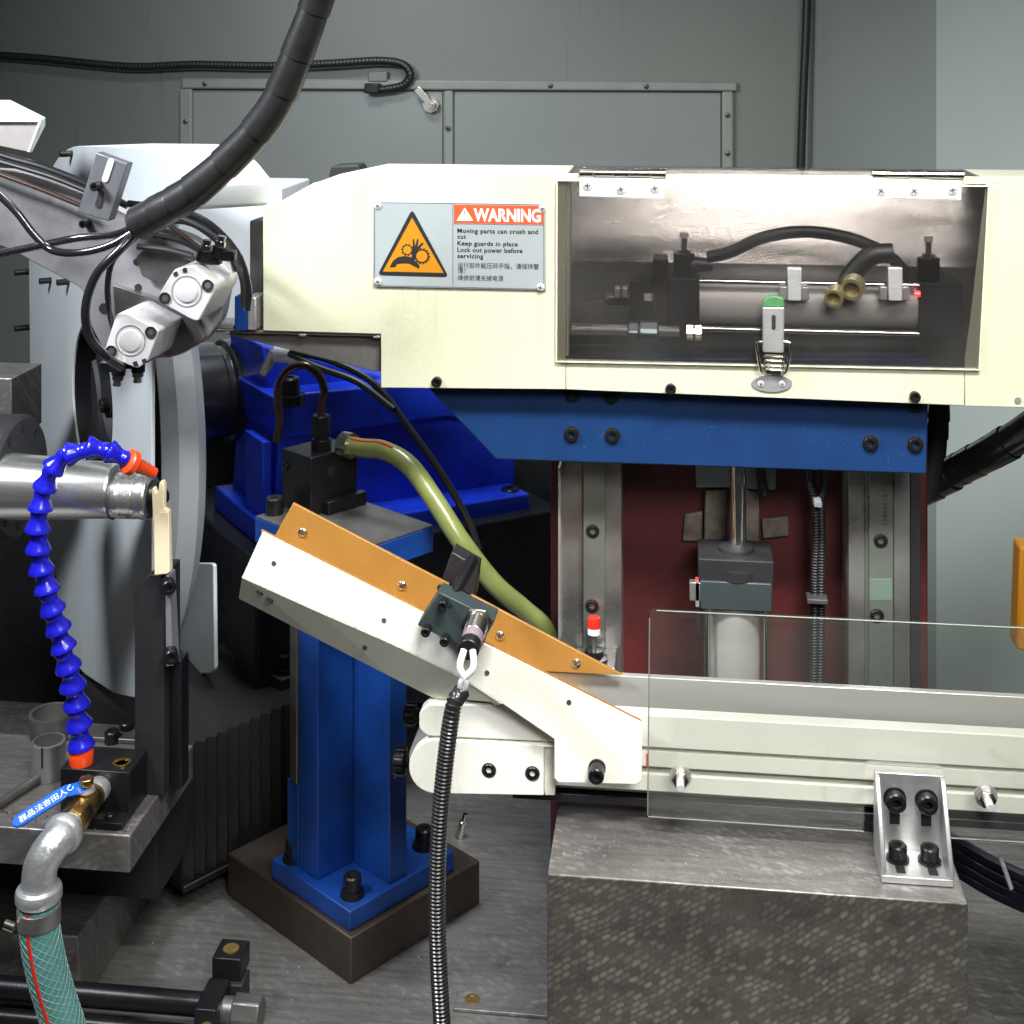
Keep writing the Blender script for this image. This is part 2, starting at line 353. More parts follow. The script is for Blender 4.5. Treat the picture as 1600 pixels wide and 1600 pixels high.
def inst(key, maker, name, p, ax, parent, roll=0.):
    """a shared mesh whose local +Z is turned to 'ax' and set down at p"""
    if key not in _cache: _cache[key] = maker()
    o = bpy.data.objects.new(name, _cache[key]); col.objects.link(o)
    q = Z.rotation_difference(V(ax).normalized()); m = Matrix.Translation(V(p)) @ q.to_matrix().to_4x4() @ Matrix.Rotation(roll, 4, 'Z')
    o.parent = parent
    base = Matrix.Translation(parent.location).inverted() if parent.type == 'EMPTY' else Matrix.Identity(4)
    o.matrix_parent_inverse = base; o.matrix_basis = m
    return o
def socket_mesh(r, h, mats):
    mb = MB(); n = 24; hx = r * .52
    def hexr(a): a = a % (math.pi / 3) - math.pi / 6; return hx * math.cos(math.pi / 6) / math.cos(a)
    rows = [(0, [r] * n), (h - r * .16, [r] * n), (h, [r * .86] * n)]
    hr = [hexr(2 * math.pi * i / n) for i in range(n)]
    rows += [(h, hr), (h - r * .75, hr)]
    idx = []
    for d, rr in rows:
        ring = []
        for i in range(n):
            a = 2 * math.pi * i / n; mb.v.append(V((rr[i] * math.cos(a), rr[i] * math.sin(a), d))); ring.append(len(mb.v) - 1)
        idx.append(ring)
    for k, (A, B) in enumerate(zip(idx, idx[1:])):
        mb.mi = 1 if k >= 3 else 0
        for i in range(n): mb.face([A[i], A[(i + 1) % n], B[(i + 1) % n], B[i]])
    mb.mi = 1; mb.face(idx[-1]); mb.mi = 0
    return mb.mesh('socket_bolt', mats)
def bolt(p, ax, r, h, parent, name='bolt', mats=None):
    mats = mats or (blk, black_in)
    return inst(('b', round(r, 5), round(h, 5), mats[0].name), lambda: socket_mesh(r, h, mats), name, p, ax, parent, random.random() * 6)
def screw_mesh(r, h, mats):
    mb = MB(); mb.lathe((0, 0, 0), Z, [(0, r), (h * .45, r * .97), (h * .8, r * .75), (h, r * .4), (h * 1.02, 0)], 20)
    mb.mi = 1
    for a in (0, math.pi / 2):
        d = V((math.cos(a), math.sin(a), 0)); e = V((-d.y, d.x, 0))
        mb.box((0, 0, h * .86), d * r * .55, e * r * .13, Z * h * .22)
    return mb.mesh('cross_screw', mats)
def screw(p, ax, r, parent, name='screw', mats=None, h=None):
    mats = mats or (nickel, steeld); h = h or r * .5
    return inst(('s', round(r, 5), round(h, 5), mats[0].name), lambda: screw_mesh(r, h, mats), name, p, ax, parent, random.random() * 6)
def hexbolt_mesh(r, h, mats):
    mb = MB(); mb.hexp((0, 0, 0), (0, 0, h), r); return mb.mesh('hex_nut', mats)
FR = V((0, -1, 0))     # towards the viewer's side of the machine
def slab(poly, Y0, d): return MB().prism([at(x, y, Y0) for x, y in poly], (0, d, 0))
def dot(px, py, Y, rpx, parent, mat_, name='hole', h=.0006):
    mb = MB(); p = at(px, py, Y); mb.cyl(p, p + FR * h, rpx * s(Y), n=16); return mb.build(name, mat_, parent)
def rounded(poly, r, k=4):
    """round the corners of a 2-D pixel polygon"""
    out = []; n = len(poly)
    for i in range(n):
        p0, p1, p2 = V((*poly[i - 1], 0)), V((*poly[i], 0)), V((*poly[(i + 1) % n], 0))
        a = (p0 - p1); b = (p2 - p1); rr = min(r, a.length * .45, b.length * .45); A = p1 + a.normalized() * rr; B = p1 + b.normalized() * rr
        for j in range(k + 1):
            t = j / k; q = (1 - t) ** 2 * A + 2 * t * (1 - t) * p1 + t * t * B; out.append((q.x, q.y))
    return out
def corrug(path, r, pitch, n=14, depth=.16):
    P = resample(path, pitch / 4); rr = [r * (1 - depth * (0, .35, 1, .9)[i % 4]) for i in range(len(P))]
    return MB().tube(P, rr, n)
def text(body, size, mat_, parent, name, org, ux, uz, nrm, bold=0., align='LEFT', sx=1., space=1.):
    c = bpy.data.curves.new(name, 'FONT'); c.body = body; c.size = size; c.offset = bold; c.align_x = align; c.space_character = space; c.resolution_u = 3
    o = bpy.data.objects.new(name, c); col.objects.link(o)
    dg = bpy.context.evaluated_depsgraph_get(); me = bpy.data.meshes.new_from_object(o.evaluated_get(dg)); bpy.data.objects.remove(o)
    ux, uz, nrm = V(ux).normalized(), V(uz).normalized(), V(nrm).normalized()
    me.transform(Matrix(((ux.x * sx, uz.x, nrm.x, org[0]), (ux.y * sx, uz.y, nrm.y, org[1]), (ux.z * sx, uz.z, nrm.z, org[2]), (0, 0, 0, 1))))
    me.materials.clear(); me.materials.append(mat_); o = bpy.data.objects.new(name, me); col.objects.link(o); return put(o, parent)

# ================================================================== THE SETTING
ZF = at(548, 1540, 1.09).z                      # top of the machine bed
mb = MB(); mb.bb(-1.6, 1.3, .80, 1.52, ZF - .12, ZF)
bed = tag(mb.build('machine_bed_floor', bedm), kind='structure')
def wall(name, p0, p1, m):
    mb = MB(); n = V((-(p1[1] - p0[1]), p1[0] - p0[0], 0)).normalized() * .03
    mb.prism([(p0[0], p0[1], ZF - .9), (p1[0], p1[1], ZF - .9), (p1[0], p1[1], H + .62), (p0[0], p0[1], H + .62)], n)
    return tag(mb.build(name, m), kind='structure')
YW = 2.15
cx = at(1262, 100, YW).x
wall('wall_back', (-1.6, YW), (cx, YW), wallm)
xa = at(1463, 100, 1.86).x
wall('wall_right', (cx, YW), (xa, 1.86), wall_shade)
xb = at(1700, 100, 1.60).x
wall('wall_right_lit', (xa, 1.86), (xb, 1.66), wall_lit)  # facet bent at the cast shadow's edge, with the light painted in

# access panel on the back wall
ap = thing('access_panel', 'grey double access panel with thin frame on the back wall', 'panel', at(715, 300, YW))
slab([(283, 122), (1152, 128), (1152, 143), (283, 139)], YW - .012, .012).build('frame_rail', framem, ap, .003)
slab([(280, 139), (300, 139), (300, 420), (280, 420)], YW - .012, .012).build('frame_stile', framem, ap, .003)
slab([(1128, 143), (1146, 143), (1146, 420), (1128, 420)], YW - .012, .012).build('frame_stile', framem, ap, .003)
slab([(693, 141), (708, 141), (708, 420), (693, 420)], YW - .009, .009).build('frame_stile', framem, ap, .003)
slab([(302, 141), (691, 143), (691, 420), (302, 420)], YW - .004, .004).build('panel', panelm, ap, .001)
slab([(710, 143), (1126, 145), (1126, 420), (710, 420)], YW - .004, .004).build('panel', panelm, ap, .001)
for x_, y_ in [(320, 131), (470, 132), (860, 134), (1010, 135), (1137, 180), (1137, 240), (290, 190), (290, 245), (700, 200)]: screw(at(x_, y_, YW - .012), FR, .0042, ap, mats=(steeld, black_in))
p = at(675, 163, YW - .004)
lk = MB().cyl(p, p + FR * .014, .013, n=8).cyl(p + FR * .014, p + FR * .022, .0085, n=16).cyl(p + FR * .022, p + FR * .026, .005, n=12).build('latch', nickel, ap)
q0, q1 = at(670, 160, YW - .024), at(650, 138, YW - .024); d = (q1 - q0).normalized(); e = d.cross(Yv).normalized()
MB().prism([q0 - e * .006, q1 - e * .006, q1 + e * .006, q0 + e * .006], (0, .003, 0)).build('latch_arm', nickel, lk, .001)

# conduits on the wall
def hang(name, label, cat, pts, Y, rpx, m=rub, n=12, corr=None, k=8):
    P = catmull([at(x, y, (Y if len(t) == 0 else t[0])) for x, y, *t in pts], k)
    r = rpx * s(Y)
    o = (corrug(P, r, corr) if corr else MB().tube(P, r, n)).build(name, m)
    return tag(o, label, cat)
cb = thing('wall_conduit', 'thin black conduit running along the back wall and looping above the access panel', 'conduit', at(610, 110, YW - .02))
P = catmull([at(x, y, YW - .02) for x, y in [(-40, 84), (60, 91), (200, 104), (300, 101), (420, 103), (520, 99), (590, 95), (628, 100), (641, 117), (630, 133), (605, 139), (588, 140)]], 6)
corrug(P, 7 * s(YW), .006, 10, .08).build('sheath', rub, cb)
p = at(583, 138, YW - .02); MB().box(p, X * .012, Yv * .01, Z * .008).build('gland', blk, cb, .002)
slab([(575, 112), (605, 112), (605, 128), (575, 128)], YW - .014, .014).build('clip', wallm, cb, .002)
hang('corner_cable', 'black cable hanging straight down the corner of the enclosure', 'cable', [(1262, -30), (1259, 60), (1255, 150), (1251, 280), (1250, 420)], YW - .03, 6.5)

# dark machine body behind
n3 = V((math.cos(R(38)), math.sin(R(38)), 0)); m3 = V((n3.y, -n3.x, 0))
mb = MB(); mb.bb(-1.5, -.02, 1.62, 2.0, ZF - .9, at(500, 800, 1.62).z)
mb.bb(-.62, -.02, 1.56, 1.6195, ZF, at(600, 690, 1.56).z)
tag(mb.build('rear_machine_base', ironbed), 'dark cast iron machine base in shadow behind the blue column', 'machine base')

# ================================================================== GRINDING WHEEL AND GUARD (upper left)
WR = .265
Pn = at(297, 738, 1.17)
Cw = Pn - m3 * WR - n3 * .021          # axis point on the wheel's near side
gp = Cw - n3 * .030                    # plane of the guard side plate
gw = thing('grinding_wheel', 'large grey abrasive grinding wheel standing on edge behind the ivory work rest', 'grinding wheel', V((Cw.x, Cw.y, Cw.z - WR)))
MB().lathe(Cw, n3, [(0, 0), (0, WR - .014), (.0115, WR), (.029, WR), (.041, WR - .016), (.041, 0)], 128).build('abrasive_ring', wheelm, gw, ang=12)
MB().lathe(Cw - n3 * .012, n3, [(0, 0), (0, .085), (.0115, .09), (.0115, WR - .015), (.0118, WR - .0148)], 96).build('flange', blkm, gw)
gd = thing('wheel_guard', 'light grey sheet wheel guard with round opening around black spindle hub', 'guard', V((gp.x, gp.y, gp.z - .3)))
G = lambda x, y, o=0.: on(x, y, gp + n3 * o, n3)
outl = rounded([(45, 380), (62, 315), (83, 258), (97, 238), (115, 228), (215, 230), (242, 239), (264, 257), (286, 290), (252, 470), (237, 520), (237, 1089), (212, 1091), (178, 1083), (130, 1052), (82, 985), (50, 895)], 10, 3)
hc = G(143, 626)
MB().annulus([G(x, y) for x, y in outl], hc, m3, Z, .074, n3 * .003, 56).build('side_plate', guardm, gd, .0006, ang=25)
MB().lathe(hc + n3 * .002, n3, [(0, .0735), (.024, .0735)], 48).build('opening_wall', blk, gd)
MB().lathe(hc + n3 * .022, n3, [(0, .074), (0, .046), (-.002, .044), (.008, .036), (.008, .020), (-.008, .018), (-.010, 0)], 48).build('hub', blkm, gd)
bolt(hc + n3 * .014 + m3 * .008 - Z * .004, -n3, .007, .008, gd)
top = [(60, 320), (83, 258), (97, 238), (115, 228), (215, 230), (242, 239), (264, 257), (286, 290), (282, 330)]
top = [G(x, y, .0035) for x, y in rounded(top, 8, 3)]
MB().prism(top, n3 * .075).build('top_cover', guardw, gd, .004, ang=30)
slab(rounded([(268, 291), (440, 294), (440, 520), (268, 520)], 4), 1.50, .12).build('rear_cover', guardw, gd, .004)
MB().prism([on(x, y, Cw + n3 * .075, n3) for x, y in rounded([(200, 880), (333, 880), (335, 1045), (329, 1052), (280, 1056), (200, 1000)], 6)], n3 * .004).build('rear_plate', guardw, gd, .001)
for x, y in [(113, 240), (40, 425), (80, 438), (108, 440), (40, 512), (87, 905)]:
    p = G(x, y); MB().cyl(p + n3 * .01, p - n3 * .012, .0032, n=12).build('stud', blk, gd)

# spindle nose
sp = thing('spindle_nose', 'stepped glossy black spindle nose between wheel and blue housing', 'spindle', Cw + n3 * .09)
MB().lathe(Cw + n3 * .085, n3, [(0, 0), (0, .049), (.010, .054), (.048, .054), (.052, .049), (.058, .049), (.060, .055), (.098, .056), (.100, .052)], 72).build('black_collar', blkg, sp, ang=25)
MB().lathe(Cw + n3 * .185, n3, [(0, .054), (.030, .055), (.032, .059), (.060, .059), (.062, 0)], 72).build('steel_collar', M('dark_turned_steel', (.32, .32, .34), .3, .8, var=.2, vs_=40), sp, ang=25)
p = at(430, 550, 1.30)
ps = thing('proximity_sensor', 'small pale elbow sensor with two black leads above the spindle', 'sensor', p)
MB().cyl(p, p + V((.03, .0, -.002)), .010, n=16).build('body', silver, ps, .001)
MB().cyl(p, p + V((-.012, 0, -.022)), .006, .004, n=12).build('tip', nickel, ps)
for k, (pts) in enumerate(([(455, 548), (520, 565), (585, 600), (640, 670), (690, 740), (730, 810), (748, 860)], [(452, 552), (500, 575), (560, 598), (615, 640)])):
    MB().tube(catmull([at(x, y, 1.29 - .012 * i) for i, (x, y) in enumerate(pts)], 5), .0034, 8).build('lead', rub, ps)

# ================================================================== BLUE HEADSTOCK HOUSING
hb = on(424, 618, at(424, 618, 1.34), n3)
hs = thing('headstock_housing', 'bright blue cast headstock housing with bolted foot flange in shadow', 'housing', V((hb.x, hb.y, hb.z - .2)))
hp = at(470, 640, 1.36)
Hh = lambda x, y, o=0.: on(x, y, hp + m3 * o, m3)
MB().prism([Hh(*q) for q in [(424, 619), (760, 588), (800, 618), (800, 660), (697, 651), (436, 687)]], -m3 * .12).build('body', blue2, hs, .002)
MB().prism([Hh(x, y, -.035) for x, y in [(410, 540), (470, 556), (640, 600), (780, 600), (780, 640), (424, 660)]], -m3 * .10).build('sloped_top', blue2, hs, .002)
MB().prism([Hh(x, y, -.008) for x, y in [(436, 676), (712, 640), (800, 640), (808, 790), (424, 850)]], -m3 * .12).build('web', blue2, hs, .002)
MB().prism([Hh(x, y, .035) for x, y in [(420, 828), (640, 800), (828, 771), (828, 800), (640, 836), (420, 868)]], -m3 * .16).build('foot_flange', blue2, hs, .002)
MB().prism([Hh(x, y, .0) for x, y in [(410, 690), (424, 690), (424, 870), (410, 870)]], -m3 * .05).build('rib', blue2, hs, .001)
for x, y, r in [(453, 600, .010), (647, 800, .0105), (797, 772, .0100), (528, 822, .010)]:
    p = Hh(x, y, .015); MB().cyl(p - Z * .02, p - Z * .010, r * 1.5, n=20).build('washer', blk, hs); bolt(p - Z * .010, Z, r, .017, hs)
sd = Hh(640, 850, .05)
sad = MB().prism([Hh(x, y, .05) for x, y in [(400, 880), (590, 846), (870, 795), (890, 800), (890, 1100), (400, 1100)]], -m3 * .25).build('saddle', M('black_casting', (.012, .013, .018), .4, .2, var=.4, vs_=20, bump=.2, bs=120, speck=(260, .2, (.2, .2, .22))), None, .003)
tag(sad, 'black cast saddle slab with chipped edge under the blue headstock', 'saddle')

# ================================================================== TAILSTOCK (left edge)
ts = thing('tailstock_quill', 'polished steel tapered quill with ground nose pointing at the wheel', 'quill', at(90, 800, 1.06))
a0 = at(-60, 757, 1.06); a1 = at(180, 765, 1.06); a2 = at(240, 766, 1.06)
MB().lathe(a0, X, [(0, 0), (0, .0285), ((a1 - a0).x - .002, .0215), ((a1 - a0).x, .0205), ((a1 - a0).x, 0)], 64).build('barrel', chrome, ts)
a1 = V((a1.x, a0.y, a0.z - .0035)); Ln = a2.x - a1.x
MB().lathe(a1 - X * .002, X, [(0, 0), (0, .0180), (Ln * .3, .0180), (Ln * .32, .0174)] + [(Ln * (.34 + .03 * i), .0174 if i % 2 else .0180) for i in range(12)] + [(Ln * .86, .0182), (Ln * .98, .0182), (Ln * 1.02, .017), (Ln * 1.02, 0)], 56).build('nose', chrome, ts, ang=50)
MB().lathe(a1 + Z * .0022 + X * .0004, X, [(0, .0212), (.0006, .0208), (.0006, 0)], 56).build('shoulder_face', steeld, ts)  # dark steel disc puts shading into the shoulder's colour
MB().lathe(a1 + X * (Ln * 1.02 - .002), X, [(0, .0130), (.006, .0125), (.013, .004), (.013, 0)], 32).build('centre_tip', blk, ts)
tf = thing('tailstock_flange', 'round black flange plate with small screw holes behind the steel quill', 'flange', at(20, 740, 1.10))
p = at(34, 745, 1.085); MB().lathe(p - X * .03, X, [(0, 0), (0, .05), (.027, .05), (.03, .047), (.03, 0)], 64).build('disc', blkm, tf)
for k in range(10):
    a = 2 * math.pi * k / 10 + .2; MB().cyl(p + V((0, math.cos(a) * .039, math.sin(a) * .039)), p + V((.0008, math.cos(a) * .039, math.sin(a) * .039)), .0038, n=12).build('screw_hole', black_in, tf)
mb = MB(); q = at(18, 600, 1.18); mb.bb(q.x - .2, q.x, 1.18, 1.24, at(44, 690, 1.18).z, at(44, 592, 1.18).z)
tag(mb.build('slide_block', platem, None, .001), 'scraped grey steel block at the edge above the black flange', 'block')

# ================================================================== LOADER ARM with grippers
YL = 1.03
la = thing('loader_arm', 'slanting grey steel loader arm with slotted bracket and two air grippers', 'loader arm', at(200, 520, YL))
arm = rounded([(-60, 262), (40, 268), (140, 305), (200, 335), (300, 372), (345, 405), (356, 445), (345, 500), (318, 535), (280, 556), (215, 565), (160, 545), (140, 505), (130, 452), (20, 392), (-60, 362)], 12)
slab(arm, YL + .012, .016).build('arm_plate', steelarm, la, .001)
slab(rounded([(212, 402), (236, 380), (300, 408), (318, 470), (222, 432)], 4), YL + .003, .009).build('gripper_mount', steeld, la, .001)
slab(rounded([(176, 445), (300, 486), (320, 530), (262, 560), (180, 495)], 4), YL + .004, .008).build('gripper_mount', steeld, la, .001)
for x, y, r in [(214, 409, 6), (216, 449, 6), (163, 482, 9), (180, 367, 5)]: dot(x, y, YL + .012, r, la, black_in)
for pts, r, m_ in [([(-50, 225), (10, 245), (70, 262), (135, 288), (200, 322)], 6, blkg), ([(-50, 238), (20, 258), (80, 276), (140, 300)], 4.5, rub),
                   ([(-50, 252), (0, 272), (60, 294), (128, 322)], 4, pipem), ([(200, 318), (260, 326), (320, 345), (370, 395), (388, 450), (386, 485)], 6, blkg),
                   ([(205, 330), (280, 340), (345, 375), (378, 430), (382, 480)], 6, rub), ([(230, 365), (280, 375), (320, 395)], 5, blkg), ([(215, 385), (260, 390), (300, 400)], 5.5, rub), ([(262, 350), (300, 378), (322, 396)], 4, pipem), ([(240, 345), (300, 350), (352, 390), (368, 425)], 4.5, blkg)]:
    MB().tube(catmull([at(x, y, YL - .004) for x, y in pts], 6), r * s(YL), 10).build('air_line', m_, la)
# slotted bracket
br = [(150, 238), (199, 256), (170, 346), (121, 331)]
bk = slab(br, YL - .030, .012).build('slotted_bracket', M('grey_bracket', (.14, .14, .155), .45, .5, var=.12, vs_=60), la, .0008)
def capsule(x0, y0, x1, y1, r, k=8):
    a = math.atan2(y1 - y0, x1 - x0); o = []
    for i in range(k + 1): t = a + math.pi / 2 + math.pi * i / k; o.append((x0 + r * math.cos(t), y0 + r * math.sin(t)))
    for i in range(k + 1): t = a - math.pi / 2 + math.pi * i / k; o.append((x1 + r * math.cos(t), y1 + r * math.sin(t)))
    return o
slab(capsule(173, 252, 164, 280, 4.6), YL - .0312, .0012).build('slot', guardw, bk)
slab(capsule(158, 302, 153, 320, 4.6), YL - .0312, .0012).build('slot', black_in, bk)
bolt(at(155, 290, YL - .030), FR, 7.5 * s(1), .010, la); bolt(at(137, 348, YL + .012), FR, 7 * s(1), .010, la)
# grippers
def gripper(face, ring, holes, slots, dep, name):
    g = slab(rounded(face, 6), YL - .045, dep).build(name, silver, la, .0008)
    p = at(*ring, YL - .045)
    MB().lathe(p, FR, [(-.001, .0118), (.0004, .0118), (.0004, .0108), (-.0006, .0108)], 40).build('seal_ring', alum, g)
    MB().lathe(p, FR, [(0, .0082), (.0012, .0080), (.0015, .0072), (.0015, 0)], 40).build('end_cap', silver, g)
    for x, y in holes:
        q = at(x, y, YL - .0454); MB().lathe(q, FR, [(0, 0), (0, .0044), (.0006, .0046), (.0006, .0036), (.0002, .0034)], 20).build('screw_hole', black_in, g)
        MB().cyl(q, q + FR * .0004, .0026, n=6).build('screw_head', steeld, g)
    for a, b_, c, d_ in slots:
        MB().prism([at(x, y, YL - .0458) for x, y in (a, b_, c, d_)], (0, .02, 0)).build('sensor_slot', black_in, g)
    return g
g1 = gripper([(273, 420), (302, 415), (337, 442), (336, 454), (310, 502), (300, 500), (247, 470), (249, 458)], (292, 455), [(325, 446), (258, 466)], [((270, 426), (276, 424), (278, 430), (272, 432)), ((285, 419), (291, 418), (292, 425), (286, 426))], .055, 'upper_gripper')
g2 = gripper([(182, 490), (196, 488), (249, 516), (246, 524), (230, 566), (214, 576), (166, 556), (163, 548)], (204, 532), [(236, 519), (174, 549)], [((207, 566), (213, 564), (216, 571), (210, 573)), ((221, 562), (227, 560), (230, 567), (224, 569))], .06, 'lower_gripper')
for (x, y, dx, dy) in [(318, 402, 6, -26), (341, 396, 6, -26), (186, 575, -3, 26), (216, 570, -1, 26)]:
    a = at(x, y, YL - .03); b_ = at(x + dx, y + dy, YL - .03); d = b_ - a
    MB().cyl(a - d * .25, a + d * .42, .0052, n=14).build('elbow_fitting', blk, la)
    MB().cyl(a + d * .42, a + d * .72, .0042, n=6).build('fitting_nut', nickel, la)
    MB().cyl(a + d * .72, a + d * 1.05, .0028, .0034, n=12).build('needle_knob', nickel, la)
    MB().box(a - d * .1 + X * .008 * (1 if dy < 0 else -1), X * .006, Yv * .004, Z * .004).build('fitting_arm', blk, la, .001)
# pipe end above the arm
pc = thing('sheet_cover', 'white folded sheet metal cover corner above the loader arm at the edge', 'cover', at(20, 230, 1.10))
A_ = [at(-60, 187, 1.10), at(64, 187, 1.10), at(71, 183, 1.115), at(17, 156, 1.19), at(-60, 156, 1.19)]
MB().prism(A_, (0, 0, -.0022)).build('top_sheet', guardw, pc, .0008)
MB().prism([at(64, 189, 1.10), at(71, 185, 1.115), at(70, 195, 1.115), at(50, 238, 1.115), at(46, 238, 1.10)], (-.002, .0, 0)).build('side_lip', guardw, pc, .0006)
slab(rounded([(-60, 190), (62, 190), (62, 198), (46, 238), (-60, 216)], 4), 1.104, .003).build('inner_face', M('grey_inner_face', (.30, .28, .27), .5, .2, var=.25, vs_=14), pc, .0006)

# big wrapped cable bundle
bp_ = [(517, -60, .93), (496, 0, .94), (470, 70, .945), (437, 150, .95), (400, 205, .955), (350, 257, .96), (295, 303, .965), (250, 330, .97), (212, 352, .975)]
wb = thing('wrapped_cable_bundle', 'thick bundle of cables in black spiral wrap curving down to the loader arm', 'cable bundle', at(215, 370, .97))
P = resample(catmull([at(x, y, yy) for x, y, yy in bp_], 8), .0035); N = len(P)
MB().tube(P, [.0098 + .0012 * i / N for i in range(N)], 18).build('cable_core', rub, wb)
i = 0; k = 0
while i < N - 5:
    L_ = random.choice((9, 10, 11)) if i < N * .75 else random.choice((6, 7)); j = min(N - 1, i + L_)
    r0 = .0112 + .0016 * i / N
    seg = P[i:j + 1]; rr = [r0 * (.93 + .13 * (t / (len(seg) - 1)) ** .6) for t in range(len(seg))]
    o = MB().tube(seg, rr, 22).build('wrap_band', wrapm, wb, ang=50); i = j - 1; k += 1
for nm, pts, r in [('long', [(215, 352, .975), (180, 366, .985), (120, 372, .99), (60, 384, .98), (0, 396, .97), (-50, 402, .96)], 6.5), ('loop', [(215, 358, .975), (170, 384, .97), (120, 395, .97), (80, 390, .98), (52, 365, .98), (20, 325, .98), (-40, 270, .98)], 6.5),
                   ('drop', [(214, 362, .975), (185, 392, .965), (150, 430, .96), (134, 480, .96), (140, 525, .965), (165, 556, .97), (190, 574, .985)], 7.5), ('inner', [(217, 366, .975), (196, 385, .97), (175, 410, .97), (168, 450, .975), (172, 490, .985), (178, 520, 1.0)], 5)]:
    MB().tube(catmull([at(x, y, yy) for x, y, yy in pts], 7), r * s(.97), 12).build('loose_cable', blkg, wb)

# ================================================================== CREAM GUARD COVER
YG = 1.075
gc = thing('guard_cover', 'long cream painted machine guard cover with hinged window and warning plate', 'guard cover', at(1000, 620, YG))
TH = .0022
def gpanel(poly, name='front_panel'): return slab(poly, YG, TH).build(name, cream, gc, .0006)
gpanel([(411, 330), (490, 286), (568, 269), (884, 271), (884, 608.6), (595, 606), (595, 522), (411, 517)])
gpanel([(884.4, 271), (1700, 277.5), (1700, 289), (884.4, 284)], 'top_rail')
gpanel([(884.4, 561), (1507, 577), (1507, 634), (884.4, 608.8)], 'bottom_rail')
gpanel([(1507.6, 577), (1507.6, 560), (1516, 500), (1541, 287.7), (1700, 289.1), (1700, 640), (1507.6, 634.4)], 'right_panel')
tz = at(800, 270.5, YG).z
q0 = at(568, 269, YG); q1 = at(1700, 277.5, YG)
for xa_, xb_, nm, mm in ((q0.x, at(884, 270, YG).x, 'top_sheet', cream), (at(884.6, 270, YG).x, at(1545, 270, YG).x, 'top_window', pane), (at(1545.6, 270, YG).x, q1.x, 'top_sheet', cream)):
    MB().prism([(xa_, YG + .0025, q0.z - .0025), (xb_, YG + .0025, q0.z - .0025), (xb_, YG + .09, q0.z - .0025), (xa_, YG + .09, q0.z - .0025)], (0, 0, .002)).build(nm, mm, gc, .0006)
for A, B in (((411, 331), (490, 287)), ((490, 287), (567, 270.5))):
    p0, p1 = at(*A, YG + .0025), at(*B, YG + .0025)
    MB().prism([p0, p1, p1 + Yv * .087, p0 + Yv * .087], (0, 0, -.002)).build('sloped_sheet', cream, gc)
p0, p1 = at(411.5, 331, YG + .0025), at(411.5, 517, YG + .0025)
MB().prism([p0, p1, p1 + Yv * .087, p0 + Yv * .087], (.002, 0, 0)).build('end_sheet', cream, gc)
ibm = M('brushed_back_sheet', (.42, .41, .40), .26, .8, var=.14, vs_=26, stretch=(.15, 1, 1), rvar=.08)
ia, ib_ = at(600, 274, YG + .088), at(1660, 274, YG + .088); ic, id_ = at(1660, 575, YG + .046), at(600, 575, YG + .046)
zk = at(1100, 410, YG + .06).z
MB().prism([V((ia.x, YG + .088, q0.z - .003)), V((ib_.x, YG + .088, q0.z - .003)), V((ib_.x, YG + .058, zk)), V((ia.x, YG + .058, zk))], (0, .002, 0)).build('inner_back', ibm, gc)
MB().prism([V((ia.x, YG + .058, zk)), V((ib_.x, YG + .058, zk)), V((ib_.x, YG + .054, id_.z)), V((ia.x, YG + .054, id_.z))], (0, .002, 0)).build('inner_back', ibm, gc)
for x, y in [(683, 596), (1048, 607), (1429, 619)]: bolt(at(x, y, YG), FR, 8.2 * s(YG), .0045, gc)
dot(1590, 625, YG, 5, gc, alum, 'rivet', .001)
# window: hinged acrylic flap on a cream lip
wn = slab(rounded([(869, 281), (1546, 290), (1531, 579), (868, 566)], 12), YG - .0032, .003).build('window_flap', pane, gc)
lipm = M('worn_cream_edge', (.62, .61, .48), .5, 0, var=.18, vs_=90, dirt=(50, .62, (.34, .30, .22)))
for a in ([(869.5, 281), (1546, 290), (1545.6, 292), (871.5, 283)], [(869, 282), (871.2, 284), (870.4, 563.6), (868, 566)], [(868, 566), (870.4, 563.8), (1529, 576.6), (1531, 579)], [(1531, 579), (1529, 576), (1543.8, 293), (1546, 291)]):
    slab(a, YG - .0034, .0034).build('flap_edge', lipm, wn)
slab([(885, 286), (891, 286), (888, 556), (885, 556)], YG + .003, .02).build('opening_return', lipm, gc)
def hinge(x0, x1, y0, xs, ys):
    h = slab([(x0, y0 + 11), (x1, y0 + 14), (x1 - 1, y0 + 45), (x0, y0 + 41)], YG - .0046, .0014).build('hinge_leaf', silver, gc, .0004)
    w_ = x1 - x0; e = [x0, x0 + w_ * .17, x0 + w_ * .40, x0 + w_ * .59, x0 + w_ * .83, x1 + 3]
    for i in range(5):
        a, b_ = at(e[i] + .5, y0 + 4 + i * .3, YG - .003), at(e[i + 1] - .5, y0 + 4.3 + i * .3, YG - .003)
        b_.y = a.y; b_.z = a.z; MB().cyl(a, b_, (.0034, .0030)[i % 2], n=18).build('hinge_knuckle', nickel, h, .0003)
    for i, x in enumerate(xs): screw(at(x, ys[i], YG - .0046), FR, 8.2 * s(YG), h, mats=(silver, steeld), h=.0012)
    return h
hinge(905, 1038, 266, (918, 970, 1023), (290, 296, 294))
hinge(1362, 1503, 268, (1376, 1428, 1488), (298, 298, 297))
